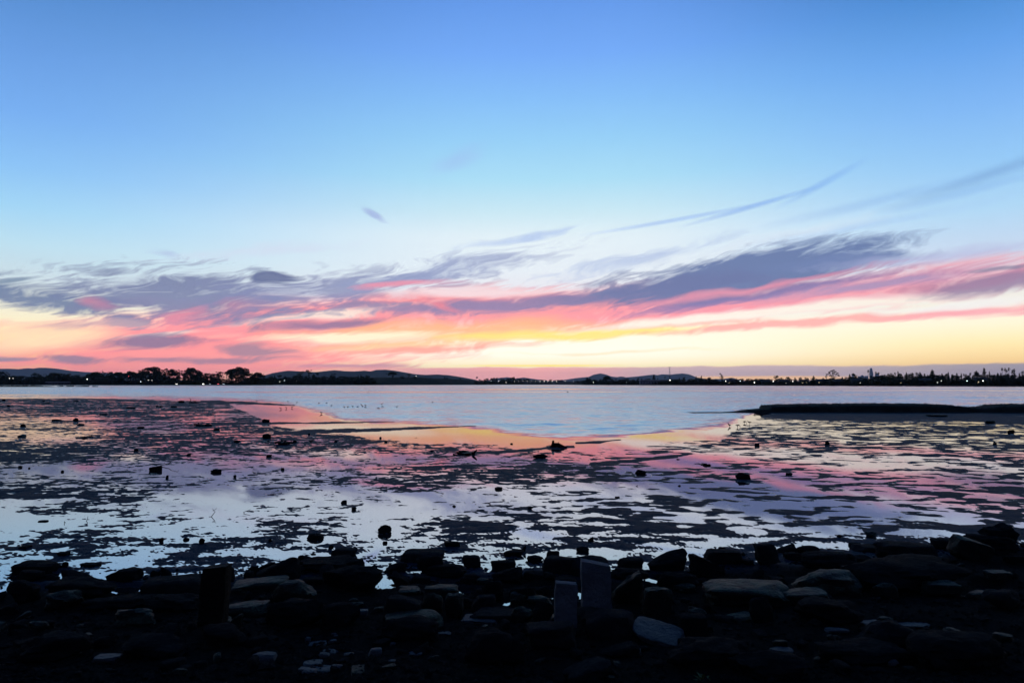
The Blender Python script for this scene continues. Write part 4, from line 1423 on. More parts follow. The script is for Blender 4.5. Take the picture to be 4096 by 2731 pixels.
# city towers across the bay
MAT_TOWER = simple("tower_glass", (0.20, 0.22, 0.26), (0.16, 0.18, 0.22), 0.01, 0.35, spec=0.5)
D = 14000.0
for px, wpx, top, kind, lab in [(3483, 13.5, 1472, "taper", "tallest pale city tower, tapering to a rounded top"), (3506, 12, 1492, "box", "blocky pale city tower beside the tapering one"),
                                (3447, 8.5, 1500, "box", "slim stepped city tower with a notched roof"), (3410, 7.5, 1494, "box", "narrow city tower beside a rounded dark tree"),
                                (3436, 11, 1504, "box", "low broad city block left of the stepped tower".replace(" left of", " next to")), (3462, 14, 1503, "box", "wide city block at the foot of the tapering tower"),
                                (3495, 8, 1505, "box", "short city block between the tapering and the blocky tower"), (3762, 12, 1504, "box", "distant pale city block showing above the treetops")]:
    X_ = (px - 2048) / F_PX * D
    _, dy, dz = pix_dir(px, top)
    h = CAM_H + dz / dy * D - 3
    w = wpx / F_PX * D
    root = tag(new_obj("city_tower", None, loc=(X_, D, 3.0)), lab, "skyscraper", "city towers across the bay")
    V, Fc = [], []
    if kind == "taper":
        n = 12
        prof = [(0, 1), (.45, 1), (.62, .95), (.76, .84), (.88, .70), (.95, .58)]
        for f, s in prof:
            for k in range(n):
                a = 2 * math.pi * (k + .5) / n
                q = (abs(math.cos(a)) ** 4 + abs(math.sin(a)) ** 4) ** -0.25
                V.append((w / 2 * s * q * math.cos(a), w / 2 * s * q * math.sin(a), h * f))
        for i in range(len(prof) - 1):
            for k in range(n):
                Fc.append((i * n + k, i * n + (k + 1) % n, (i + 1) * n + (k + 1) % n, (i + 1) * n + k))
        Fc.append(tuple(range((len(prof) - 1) * n, len(prof) * n)))
        new_obj("shaft", mesh_of("tower_shaft", V, Fc), MAT_TOWER, root)
        V, Fc = [], []
        box_into(V, Fc, (0, 0, h * .9503), (w * .52, w * .52, h * .05), 0.8)
        new_obj("crown", mesh_of("tower_crown", V, Fc), MAT_TOWER, root)
    else:
        box_into(V, Fc, (0, 0, 0), (w, w * .8, h * .94))
        new_obj("shaft", mesh_of("tower_shaft", V, Fc), MAT_TOWER, root)
        V, Fc = [], []
        box_into(V, Fc, (w * .06, 0, h * .9403), (w * .7, w * .6, h * .06))
        new_obj("rooftop_plant", mesh_of("tower_rooftop", V, Fc), MAT_TOWER, root)

# marsh islets off the wooded shore
def islet(x0, x1, top, base, label):
    gx0, gy0 = ground0(float((x0 + x1) / 2), float(base))
    w = (x1 - x0) / F_PX * gy0
    h = (base - top) / F_PX * gy0
    R = np.random.default_rng(int(abs(x0)) + 3)
    root = tag(new_obj("marsh_islet", None, loc=(gx0, gy0 + 2.5, 0)), label, "islet", "marsh islets off the wooded shore")
    n = max(12, int(w * 4))
    V, Fc = [], []
    N_ = 22
    for j, (f, z) in enumerate([(-1, -0.25), (-.8, .28), (-.3, .5), (.3, .5), (.8, .25), (1, -.25)]):
        for i in range(N_):
            t = i / (N_ - 1)
            k = min(1, 4 * min(t, 1 - t) + .15)
            V.append(((t - .5) * w, f * 2.2 * k, (z * h * k if z > 0 else z) + float(R.normal(0, .03))))
    Fc = [tuple(int(q) for q in f) for f in grid_faces(6, N_)]
    new_obj("mud_base", mesh_of("islet_base", V, Fc, True), MAT_BANK, root)
    pts = np.stack([R.uniform(-.48, .48, n * 7) * w, R.uniform(-1.6, 1.6, n * 7), R.uniform(.35, .95, n * 7) * h], 1)
    k = np.minimum(1, 5 * np.minimum(pts[:, 0] / w + .5, .5 - pts[:, 0] / w) + .3)
    pts[:, 2] *= k
    new_obj("marsh_grass", leaves_mesh("islet_grass", pts, 0.28, R), MAT_SCRUB, root)


islet(-420, 214, 1541.3, 1547, "long low marsh islet covered with dark grass off the wooded shore")
islet(222, 245, 1541.6, 1546.6, "short grassy islet next to the long low marsh islet")
islet(254, 287, 1541.5, 1546.8, "rounded grassy islet between two shorter marsh islets")
islet(297, 313, 1543, 1546.6, "smallest grassy islet beside the twin humps")
islet(317, 346, 1541.8, 1546.6, "flat topped grassy islet with ragged tufts in the bay")
islet(361, 381, 1543, 1546.8, "last isolated grassy islet in the open bay")

# ------------------------------------------------------------------ rocks and rubble
def wet_stone(name, c1, c2, algae=0.0, rough=0.5, spec=0.3):
    m, N, b = material(name)
    tcn = N.n("ShaderNodeTexCoord").outputs["Object"]
    f, _ = N.noise(tcn, 5.0, 5.0, 0.65)
    g, _ = N.noise(tcn, 26.0, 5.0, 0.7)
    c = N.mix(N.rng(f, 0.3, 0.7), rgb(*c1), rgb(*c2))
    if algae:
        nz = N.n("ShaderNodeSeparateXYZ")
        N.put(nz.inputs[0], N.n("ShaderNodeNewGeometry").outputs["Normal"])
        tuft, _ = N.noise(tcn, 60.0, 4.0, 0.75)
        k = N.math('MULTIPLY', N.rng(nz.outputs[2], 0.1, 0.75), N.math('MULTIPLY', N.rng(f, 0.40, 0.60), N.rng(tuft, 0.38, 0.62)))
        c = N.mix(k, c, N.mix(g, rgb(0.014, 0.030, 0.018), rgb(0.050, 0.090, 0.060)))
    N.put(b.inputs["Base Color"], c)
    N.put(b.inputs["Roughness"], N.math('MULTIPLY_ADD', g, 0.35, rough - 0.17))
    b.inputs["Specular IOR Level"].default_value = spec
    h = N.math('MULTIPLY_ADD', g, 0.5, f)
    N.put(b.inputs["Normal"], N.bump(h, 0.9, 0.06))
    return m


MAT_ROCK = wet_stone("wet_dark_rock", (0.006, 0.0068, 0.0075), (0.012, 0.0125, 0.013), 0.0, 0.75, 0.012)
MAT_CONCR = wet_stone("wet_broken_concrete", (0.009, 0.010, 0.011), (0.017, 0.018, 0.019), 0.0, 0.75, 0.015)
MAT_MOSSY = wet_stone("algae_covered_rock", (0.007, 0.008, 0.007), (0.014, 0.015, 0.013), 1.0, 0.5, 0.06)
MAT_GREY = wet_stone("bare_grey_concrete", (0.10, 0.105, 0.115), (0.06, 0.064, 0.072), 0.0, 0.85, 0.1)
MAT_SLATE = wet_stone("flat_slate_stone", (0.050, 0.054, 0.060), (0.032, 0.036, 0.040), 0.0, 0.55, 0.12)
MAT_WOOD = wet_stone("waterlogged_wood", (0.007, 0.006, 0.005), (0.013, 0.011, 0.009), 0.0, 0.75, 0.05)


def rock_mesh(name, kind, dims, seed, n=6):
    """Chipped block, slab, wedge or boulder, centred on its base, dims = full width, depth, height."""
    R = np.random.default_rng(seed)
    t = np.linspace(-1, 1, n + 1)
    idx = {}
    V, F = [], []

    def vid(p):
        k = tuple(round(q, 5) for q in p)
        if k not in idx:
            idx[k] = len(V)
            V.append(p)
        return idx[k]
    for ax in range(3):
        for s in (-1, 1):
            for i in range(n):
                for j in range(n):
                    q = []
                    for a, b2 in ((t[i], t[j]), (t[i + 1], t[j]), (t[i + 1], t[j + 1]), (t[i], t[j + 1])):
                        p = [0, 0, 0]
                        p[ax] = s
                        p[(ax + 1) % 3] = a
                        p[(ax + 2) % 3] = b2
                        q.append(vid(tuple(p)))
                    F.append(q if s > 0 else q[::-1])
    V = np.array(V, float)
    pw = {"block": 7.0, "slab": 8.0, "wedge": 6.0, "boulder": 3.2, "cobble": 2.4, "lump": 2.2}[kind]
    d = V / np.linalg.norm(V, axis=1, keepdims=True)
    r = (np.abs(d) ** pw).sum(1) ** (-1 / pw)
    V = d * r[:, None]
    # broken faces
    cuts = {"block": 4, "slab": 4, "wedge": 6, "boulder": 9, "cobble": 3, "lump": 7}[kind]
    for _ in range(cuts):
        nrm = R.normal(size=3)
        nrm /= np.linalg.norm(nrm)
        ext = (V @ nrm).max()
        lim = ext * R.uniform(0.62, 0.88)
        over = np.maximum(V @ nrm - lim, 0)
        V -= np.outer(over * 0.92, nrm)
    if kind == "wedge":
        s = R.choice([-1, 1])
        V[:, 2] = (V[:, 2] + 1) * (0.68 + 0.32 * s * V[:, 0]) - 1
    # uneven surface
    o = R.uniform(0, 50, 3)
    amp = 0.085 if kind in ("block", "slab") else 0.17 if kind == "lump" else 0.15
    for fq, a in ((1.6, amp * 1.5), (3.8, amp * .8), (8.0, amp * .45)):
        nz = np.array([mnoise.noise(Vector((p * fq + o))) for p in V])
        V += V / (np.linalg.norm(V, axis=1, keepdims=True) + 1e-6) * (nz * a)[:, None]
    if kind in ("block", "slab", "wedge"):
        V[:, 0] += V[:, 2] * R.uniform(-.14, .14)
        V[:, 1] += V[:, 2] * R.uniform(-.14, .14)
    lo, hi = V.min(0), V.max(0)
    V = (V - (lo + hi) / 2) / (hi - lo)
    V[:, 2] += 0.5
    V *= np.asarray(dims)
    me = mesh_np(name, V, np.array(F), smooth=True)
    me.set_sharp_from_angle(angle=0.6)
    return me


GROUP_ROCK = "rubble along the water's edge"
rock_n = 0
STONES = []  # (x, y, radius) of what already lies on the beach


def rock(x0, y0, x1, y1, kind, mat, label, name=None, tilt=(0, 0), yaw=None, depth=0.6, sink=0.14, n=None, group=GROUP_ROCK, cat=None):
    """A stone filling the photo box x0..x1, y0..y1, standing on the ground under the box's lower edge."""
    global rock_n
    rock_n += 1
    g = ground_at((x0 + x1) / 2, y1)
    d = math.hypot(g.y, CAM_H - g.z)
    w = (x1 - x0) / F_PX * d
    h = (y1 - y0) / F_PX * d
    dep = max(w * depth, h * 0.5)
    el = math.atan2(CAM_H - g.z, g.y)
    h = max(0.45 * h, (h - dep * 0.4 * math.sin(el)) / math.cos(el))   # what the eye sees includes some of the top
    me = rock_mesh("stone", kind, (w, dep, h * (1 + sink)), 900 + rock_n, n or (10 if w > 0.5 else 7 if w > 0.22 else 5))
    cx, cy = g.x, g.y + dep * 0.5
    z = min(surf_z(cx, cy), surf_z(cx, g.y)) - h * sink * 0.8
    rz = yaw if yaw is not None else random.uniform(-.22, .22)
    nm = name or {"block": "concrete_block", "slab": "stone_slab", "wedge": "broken_rock", "boulder": "boulder", "cobble": "cobble", "lump": "rock"}[kind]
    o = new_obj(nm, me, mat, None, (cx, cy, z), (tilt[0] * D2R, tilt[1] * D2R, rz))
    tag(o, label, cat or {"block": "concrete", "slab": "slab", "wedge": "rock", "boulder": "boulder", "cobble": "stone", "lump": "rock"}[kind], group)
    STONES.append((cx, cy, max(w, dep) * 0.5))
    return o


K, C_C, M_, G_, S_ = MAT_ROCK, MAT_CONCR, MAT_MOSSY, MAT_GREY, MAT_SLATE
ROCKS = [
    # western stretch of the rubble line
    (21, 2249, 201, 2296, "slab", K, "long flat dark slab capping a squat block at the mud's edge"),
    (54, 2284, 145, 2330, "block", K, "squat dark block beneath the long flat slab"),
    (220, 2279, 348, 2335, "wedge", K, "pyramid shaped dark rock beside the capped block"),
    (243, 2251, 267, 2274, "cobble", K, "small knobbed stone behind the pyramid shaped rock"),
    (313, 2249, 386, 2265, "slab", K, "thin dark slab lying flat on the wet mud"),
    (398, 2274, 533, 2330, "wedge", K, "dark wedge shaped rock rising to a blunt end"),
    (592, 2284, 631, 2312, "cobble", K, "rounded stone sitting on the wide dark block"),
    (638, 2270, 682, 2312, "wedge", K, "jagged pointed stone behind the wide dark block"),
    (538, 2308, 776, 2392, "block", C_C, "wide dark block with a straight flat top edge"),
    (877, 2276, 928, 2322, "block", C_C, "upright square block at the water's edge"),
    (987, 2272, 1030, 2310, "cobble", K, "dark lump leaning on a long low rock"),
    (1027, 2252, 1092, 2281, "wedge", K, "low humped stone just beyond the rubble"),
    (912, 2324, 1120, 2378, "slab", M_, "long slab with green algae across its top"),
    (150, 2378, 290, 2448, "boulder", M_, "sloping boulder with a green algae flank"),
    (423, 2442, 606, 2512, "boulder", M_, "large boulder with a pale speckled algae cap"),
    (884, 2420, 1050, 2470, "slab", M_, "narrow slab with a bright algae fringe"),
    (690, 2418, 740, 2448, "cobble", M_, "small algae capped stone near a leaning post"),
    (100, 2506, 170, 2540, "cobble", M_, "low green tinged stone among dark rubble"),
    (0, 2330, 130, 2420, "boulder", K, "bulky dark boulder below the capped block"),
    (150, 2332, 420, 2400, "boulder", K, "broad dark boulder below the pyramid shaped rock"),
    (300, 2390, 560, 2450, "boulder", K, "wide smooth boulder with puddles at its end"),
    (560, 2390, 760, 2450, "boulder", K, "rounded dark boulder under the wide flat block"),
    (900, 2480, 960, 2530, "wedge", M_, "small leaning stone with weed hanging from it"),
    # middle stretch
    (1320, 2192, 1418, 2224, "block", C_C, "flat topped block standing alone on the mud"),
    (1312, 2184, 1332, 2200, "cobble", K, "pebble beside the lone flat topped block"),
    (1238, 2206, 1262, 2218, "cobble", K, "small dark hump in the speckled mud"),
    (1187, 2224, 1258, 2260, "wedge", K, "angular stone at the rubble's outer edge"),
    (1030, 2250, 1092, 2282, "wedge", K, "low slanted stone beside the dark ridge rock"),
    (1009, 2246, 1180, 2330, "wedge", K, "dark ridge rock sloping down to the mud"),
    (1173, 2242, 1430, 2304, "boulder", K, "long dark boulder with a smooth top"),
    (1271, 2282, 1508, 2378, "boulder", K, "massive dark boulder in the rubble line"),
    (1204, 2316, 1290, 2350, "slab", K, "thin slab with a puddle shining beneath it"),
    (1078, 2344, 1256, 2442, "boulder", M_, "boulder with combed green weed over its crown"),
    (1388, 2394, 1432, 2416, "cobble", M_, "mossy hump on the shadowed gravel"),
    (1533, 2250, 1624, 2292, "wedge", K, "low peaked rock with a puddle behind"),
    (1596, 2210, 1770, 2254, "slab", C_C, "long thin slab resting on a rounded boulder"),
    (1662, 2224, 1772, 2298, "boulder", K, "rounded boulder under the thin slab's end"),
    (1849, 2226, 1921, 2270, "block", C_C, "square cut block on the outer rubble line"),
    (1700, 2262, 1860, 2316, "boulder", K, "bulging dark rock behind the square cut block"),
    (1557, 2298, 1638, 2344, "wedge", K, "sharp roof shaped rock in front of a puddle"),
    (1640, 2296, 1720, 2332, "slab", K, "tilted slab beside the roof shaped rock"),
    (1963, 2244, 2062, 2284, "slab", K, "dark slab with a knob on its end"),
    (1963, 2278, 2088, 2336, "wedge", K, "broad sloping rock with a bent wire beside it"),
    (1840, 2300, 1920, 2342, "boulder", K, "rounded rock beside a glinting puddle"),
    (1930, 2330, 2010, 2404, "boulder", K, "dark rounded rock in the puddled gap"),
    (1700, 2352, 1828, 2398, "slab", M_, "slab with a thin algae rim along its top"),
    (1592, 2354, 1672, 2372, "slab", M_, "upper of two thin stacked slabs"),
    (1592, 2370, 1676, 2394, "slab", M_, "lower of two thin stacked slabs"),
    (1524, 2392, 1678, 2498, "block", C_C, "large block with a smooth tilted pale top"),
    (1688, 2380, 1768, 2464, "boulder", M_, "tall rounded rock streaked with weed"),
    (1776, 2384, 1852, 2472, "boulder", M_, "squared rock with a shaggy algae crown"),
    (1886, 2392, 1980, 2450, "block", C_C, "clean edged block with a flat grey face"),
    (2042, 2376, 2110, 2426, "boulder", M_, "rounded algae topped rock by the puddle"),
    (1884, 2448, 2064, 2496, "slab", C_C, "log shaped slab with a rounded end"),
    (2048, 2440, 2130, 2500, "boulder", M_, "rounded rock draped in pale green weed"),
    (1850, 2480, 1986, 2504, "slab", S_, "flat grey stone lying in the gravel"),
    (1534, 2464, 1760, 2534, "slab", M_, "big tilted slab covered in green algae"),
    (1516, 2494, 1752, 2584, "boulder", K, "black boulder hiding the algae slab's foot"),
    (1050, 2420, 1280, 2520, "boulder", K, "broad black boulder below the weed covered one"),
    (1270, 2440, 1420, 2520, "boulder", K, "black rounded boulder beside small pale chips"),
    (1410, 2450, 1466, 2476, "slab", S_, "thin pale wet stone glinting in the dark"),
    # east of the upright posts
    (2173, 2236, 2312, 2300, "slab", C_C, "front half of a broken flat concrete slab"),
    (2290, 2234, 2442, 2306, "slab", C_C, "rear half of a broken flat concrete slab, end raised"),
    (2186, 2206, 2238, 2244, "block", C_C, "square block standing in the speckled mud"),
    (2228, 2224, 2306, 2256, "slab", K, "short slab leaning on the square block"),
    (2014, 2206, 2096, 2224, "slab", K, "straight thin slab lying on the mud"),
    (2108, 2224, 2174, 2248, "boulder", K, "low oval rock ringed by wet mud"),
    (2306, 2186, 2358, 2208, "boulder", K, "lone oval rock in the speckled mud"),
    (2086, 2184, 2104, 2208, "wedge", K, "little pointed stump of stone on the mud"),
    (2352, 2148, 2376, 2168, "wedge", K, "hooked dark stone on the open mud"),
    (2096, 2294, 2176, 2328, "slab", K, "low slab edging a bright puddle"),
    (2140, 2344, 2192, 2376, "block", K, "small block in the bright puddle"),
    (2215, 2310, 2320, 2370, "boulder", K, "dark rounded rock behind the shorter upright post"),
    (2040, 2340, 2150, 2420, "boulder", K, "dark slumped rock at the puddle's edge"),
    (2110, 2400, 2205, 2440, "boulder", M_, "weed capped rock below the bright puddle"),
    (2130, 2440, 2212, 2520, "boulder", K, "dark rounded rock beside the shorter upright post"),
    (2601, 2206, 2760, 2290, "wedge", K, "big peaked rock with a steep face at the mud's edge"),
    (2474, 2244, 2578, 2290, "slab", K, "slab tilted against the big peaked rock"),
    (2450, 2284, 2600, 2330, "boulder", K, "low dark rock below the tilted slab"),
    (2449, 2310, 2578, 2430, "wedge", M_, "tall roof shaped rock with algae on its slope"),
    (2578, 2366, 2694, 2466, "block", M_, "blocky rock with a slanting top face"),
    (2765, 2228, 2906, 2312, "wedge", K, "jumbled angular rock beside the flat topped block"),
    (2832, 2208, 2974, 2264, "block", C_C, "flat topped rough block on the outer line"),
    (2876, 2188, 2908, 2206, "cobble", K, "small square stone beyond the flat topped block"),
    (3031, 2188, 3122, 2264, "block", C_C, "tall rough sided block standing on end"),
    (3000, 2268, 3062, 2324, "wedge", K, "pointed rock at the foot of the tall block"),
    (2318, 2442, 2476, 2512, "slab", C_C, "upper plank shaped slab of a crossed pair"),
    (2350, 2466, 2548, 2562, "slab", C_C, "lower thick slab of a crossed pair"),
    (2726, 2470, 2834, 2552, "block", K, "dark block resting on the pale slab's edge"),
    (2112, 2526, 2310, 2616, "slab", C_C, "thick flat slab under the shorter upright post"),
    (2267, 2654, 2446, 2731, "wedge", C_C, "ridge backed stone on the dark inner gravel"),
    (2410, 2580, 2560, 2640, "wedge", K, "dark stone with a pale sliver beside it"),
    (2510, 2596, 2566, 2620, "slab", S_, "thin pale stone sliver on the gravel"),
    (2718, 2570, 2774, 2606, "cobble", K, "round dark stone at the pale slab's lower corner"),
    (2690, 2580, 2990, 2690, "boulder", K, "big shadowed boulder near the leafy weed"),
    (2640, 2300, 2800, 2360, "boulder", K, "rounded boulder below the big peaked rock"),
    (2700, 2340, 2790, 2372, "boulder", M_, "low algae topped stone in the wet gap"),
    (2860, 2348, 3190, 2440, "block", M_, "very long block with an algae edged top"),
    (2760, 2440, 2830, 2476, "cobble", M_, "algae tufted stone on the green gravel"),
    # eastern stretch
    (3955, 2100, 4092, 2166, "boulder", K, "smooth domed boulder at the far end of the rubble"),
    (3120, 2182, 3198, 2216, "wedge", K, "angular stone beside the tall rough block"),
    (3196, 2186, 3290, 2218, "slab", K, "flat slab pointing away from the tall rough block"),
    (3145, 2214, 3224, 2242, "slab", K, "low slab under the angular stone"),
    (3404, 2168, 3452, 2186, "slab", K, "small flat stone on the outer mud"),
    (3430, 2182, 3560, 2212, "slab", C_C, "long low slab at the rubble's outer edge"),
    (3596, 2170, 3660, 2192, "slab", K, "flat stone wedged behind the great block"),
    (3556, 2184, 3776, 2256, "block", C_C, "great rough block with a level top"),
    (3738, 2160, 3832, 2198, "block", K, "squared stone with a bright gap below it"),
    (3814, 2160, 3956, 2250, "slab", M_, "slanted slab leaning inland", None, (0, 28)),
    (3894, 2146, 4096, 2226, "boulder", K, "dark shelf of rock under the domed boulder"),
    (3228, 2226, 3456, 2290, "boulder", K, "broad humped rock with a flat end"),
    (3416, 2216, 3518, 2264, "boulder", K, "oval boulder beside a shining puddle"),
    (3468, 2256, 3934, 2384, "boulder", K, "giant dark boulder, largest in the rubble"),
    (3218, 2296, 3502, 2396, "boulder", M_, "arched boulder with an algae rim"),
    (3512, 2336, 3612, 2400, "boulder", M_, "pale green speckled rock at the giant boulder's foot"),
    (3710, 2338, 3854, 2396, "slab", M_, "mossy slab leaning on the giant boulder"),
    (3970, 2372, 4130, 2446, "boulder", C_C, "smooth grey boulder with a rounded back"),
    (3966, 2292, 4060, 2330, "slab", M_, "algae edged stone beside the giant boulder"),
    (3880, 2370, 3970, 2396, "slab", M_, "thin green slab by a small bright puddle"),
    (3140, 2374, 3330, 2436, "block", M_, "dark block with a speckled algae corner"),
    (3220, 2420, 3470, 2520, "boulder", K, "big shadowed boulder below the arched one"),
    (3010, 2412, 3100, 2500, "boulder", K, "shadowed rounded rock on the gravel"),
    (3478, 2508, 3700, 2620, "boulder", C_C, "large smooth grey boulder on the inner gravel"),
    (3340, 2590, 3700, 2680, "boulder", K, "black boulder touching the smooth grey one"),
    (3462, 2484, 3550, 2506, "slab", S_, "narrow pale stone lying in the gravel"),
    (3620, 2496, 3736, 2510, "slab", S_, "thin pale strip of stone in the gravel"),
    (3316, 2532, 3400, 2552, "slab", S_, "short pale flat stone beside dark boulders"),
    (3556, 2652, 3602, 2676, "cobble", S_, "single pale cobble among black boulders"),
    (3090, 2588, 3180, 2608, "slab", S_, "flat pale stone below the long algae block"),
    # near the photographer
    (440, 2560, 700, 2650, "boulder", K, "wide black boulder on the shadowed inner bank"),
    (40, 2560, 300, 2660, "boulder", K, "large black boulder at the shadowed bank's foot"),
    (760, 2530, 960, 2610, "boulder", K, "black boulder below the dark leaning post"),
    (360, 2632, 460, 2660, "slab", S_, "flat grey stone on the shadowed bank"),
    (1000, 2620, 1090, 2660, "slab", S_, "sloping grey stone beside pale flat chips"),
    (1860, 2560, 2090, 2680, "boulder", K, "black boulder in front of the log shaped slab"),
    (2960, 2640, 3240, 2731, "boulder", K, "black boulder among pale inner bank stones"),
    (3720, 2560, 4080, 2700, "boulder", K, "big black boulder past the smooth grey one"),
]
import re
MAINS = []
for r in ROCKS:
    kw = {}
    if len(r) > 8:
        kw["tilt"] = r[8]
    o = rock(*r[:7], **kw)
    MAINS.append((o.location.x, o.location.y, re.split(r",| (?:with|at|in|beside|below|under|by|on|among|to|of|resting|leaning|standing|lying|covered|from|behind|beyond|sitting|sloping|rising|draped|hiding|touching|pointing|edging|streaked|ringed|edged|tilted|wedged|glinting|past|and|capping|beneath|near|just|across|shining|between)(?: |$)", r[6])[0]))

# two upright concrete posts and a dark timber post
def post(x0, y0, x1, y1, lean, mat, label, name, thick=0.55, topcut=0.06):
    g = ground_at((x0 + x1) / 2, y1)
    d = math.hypot(g.y, CAM_H - g.z)
    w = (x1 - x0) / F_PX * d
    h = (y1 - y0) / F_PX * d / math.cos(math.atan2(CAM_H - g.z, g.y))
    V = []
    R = np.random.default_rng(int(x0))
    nz_ = 9
    for k in range(nz_):
        z = -0.12 + (h + 0.12) * k / (nz_ - 1)
        for sx, sy in ((-1, -1), (-.86, -1), (0, -1.02), (.86, -1), (1, -1), (1.01, 0), (1, 1), (.86, 1), (0, 1), (-.86, 1), (-1, 1), (-1.01, 0)):
            s = 1.0 if k < nz_ - 1 else 0.93
            zz = z + (topcut * sx * h if k == nz_ - 1 else 0)
            V.append((sx * w / 2 * s + R.normal(0, .003) + lean * z, sy * w * thick / 2 * s + R.normal(0, .003), zz))
    F = []
    for k in range(nz_ - 1):
        for j in range(12):
            F.append((k * 12 + j, k * 12 + (j + 1) % 12, (k + 1) * 12 + (j + 1) % 12, (k + 1) * 12 + j))
    F.append(tuple(range((nz_ - 1) * 12, nz_ * 12)))
    F.append(tuple(range(12))[::-1])
    o = new_obj(name, mesh_of(name, V, F), mat, None, (g.x, g.y + w * thick / 2, surf_z(g.x, g.y + .05)))
    return tag(o, label, "post")


post(2337, 2292, 2446, 2478, -0.03, MAT_GREY, "taller upright grey concrete post with a sloping top", "concrete_post", .5, -.05)
post(2222, 2376, 2304, 2538, 0.02, MAT_GREY, "shorter upright grey concrete post on a flat slab", "concrete_post", .5, -.02)
post(792, 2322, 884, 2520, 0.05, MAT_WOOD, "dark broad timber post standing among the rocks", "timber_post", .6, .02)

g = ground_at(2630, 2560)
me = rock_mesh("plank_slab", "slab", (0.44, 0.34, 0.075), 77, 10)
tag(new_obj("concrete_slab", me, MAT_SLATE, None, (g.x, g.y, surf_z(g.x, g.y) + 0.01), (9 * D2R, 7 * D2R, -0.45)),
    "large thin grey concrete slab lying tilted on the gravel", "slab", GROUP_ROCK)
STONES.append((g.x, g.y, 0.25))

for _, _, qx, qy in PUDDLES:
    STONES.append((qx, qy, 0.16))

# smaller stones between the big ones
CHIPS = [(1230, 2569, 1296, 2581), (1310, 2555, 1342, 2569), (1281, 2595, 1342, 2611), (1274, 2613, 1313, 2630), (1206, 2651, 1278, 2668), (1234, 2669, 1318, 2684),
         (1192, 2672, 1234, 2684), (1323, 2662, 1365, 2677), (1206, 2686, 1258, 2705), (1374, 2613, 1412, 2630), (1325, 2530, 1350, 2537), (1332, 2544, 1348, 2550),
         (1632, 2616, 1684, 2628), (1750, 2540, 1800, 2550), (1470, 2606, 1522, 2632), (1548, 2575, 1580, 2590), (1218, 2550, 1240, 2566), (1552, 2655, 1580, 2668)]
for i, (x0, y0, x1, y1) in enumerate(CHIPS):
    rock(x0, y0, x1, y1, "slab", S_, "thin pale flat stone chip scattered on dark gravel", "stone_chip", depth=0.7, group="pale stone chips on the gravel", cat="stone", sink=.3)
R = np.random.default_rng(5)
made = 0
tries = 0
while made < 265 and tries < 5000:
    tries += 1
    px_ = R.uniform(-320, 4520)
    ysh = float(np.interp(px_, [p[0] for p in SHORE_PX], [p[1] for p in SHORE_PX]))
    py_ = ysh + R.uniform(0.0, 1.0) * (2725 - ysh)
    s = float(R.gamma(3.0, 13.0)) + 14
    g = ground_at(px_, py_)
    rr2 = s / 2 / F_PX * g.y
    if any((g.x - a) ** 2 + (g.y + rr2 - b) ** 2 < (c * .75 + rr2 * .6) ** 2 for a, b, c in STONES):
        continue
    mossy = R.random() < .22
    kd = ["boulder", "wedge", "block", "slab"][R.integers(0, 4)]
    big = s > 55
    look = {"boulder": "rounded", "wedge": "angular", "block": "blocky", "slab": "flat"}[kd]
    zone = "at the water's edge" if py_ < ysh + 110 else "on the shadowed gravel bank"
    near_ = min(MAINS, key=lambda q: (q[0] - g.x) ** 2 + (q[1] - g.y) ** 2)[2]
    rock(px_ - s / 2, py_ - s * R.uniform(.3, .55) * (0.6 if kd == "slab" else 1), px_ + s / 2, py_, kd, M_ if mossy else K,
         "%s %s %s stone beside the %s" % ("fist sized" if s < 34 else "hand wide" if s < 55 else "foot long", look, "algae topped" if mossy else "dark", near_),
         "rubble_stone", group="loose stones among the rubble", cat="stone", sink=.25, yaw=float(R.uniform(0, 6.28)))
    made += 1

# gravel and shell grit filling the gaps
def gravel():
    R = np.random.default_rng(9)
    n = 18000
    px_ = R.uniform(-700, 4900, n)
    ysh = np.interp(px_, [p[0] for p in SHORE_PX], [p[1] for p in SHORE_PX])
    py_ = ysh - 40 + (2900 - ysh + 40) * R.random(n) ** 0.8
    dx, dy, dz = pix_dir(px_, py_)
    z = np.zeros(n)
    for _ in range(10):
        t = (z - CAM_H) / dz
        z = 0.5 * z + 0.5 * beach_z(dx * t, dy * t)
    x, y = dx * t, dy * t
    z = mud_height(x, y)
    s = R.gamma(2.2, 0.0075, n) + 0.005
    base = np.array([[1, 0, 0], [0, 1, 0], [-1, 0, 0], [0, -1, 0], [0, 0, .75], [0, 0, -.75]], float)
    fc = np.array([[0, 1, 4], [1, 2, 4], [2, 3, 4], [3, 0, 4], [1, 0, 5], [2, 1, 5], [3, 2, 5], [0, 3, 5]])
    a = R.uniform(0, 6.28, n)
    ca, sa = np.cos(a), np.sin(a)
    b = base[None] * s[:, None, None] * R.uniform(.5, 1.3, (n, 6, 3)) * np.stack([np.ones(n), R.uniform(.5, 1, n), R.uniform(.3, .8, n)], 1)[:, None]
    V = np.stack([b[..., 0] * ca[:, None] - b[..., 1] * sa[:, None] + x[:, None], b[..., 0] * sa[:, None] + b[..., 1] * ca[:, None] + y[:, None],
                  b[..., 2] + z[:, None] + s[:, None] * .2], -1)
    F = fc[None] + (np.arange(n) * 6)[:, None, None]
    return mesh_np("gravel", V.reshape(-1, 3), F.reshape(-1, 3), smooth=False)


tag(new_obj("gravel", gravel(), K), "dark wet gravel filling the gaps between the rocks", "gravel", None, "stuff")

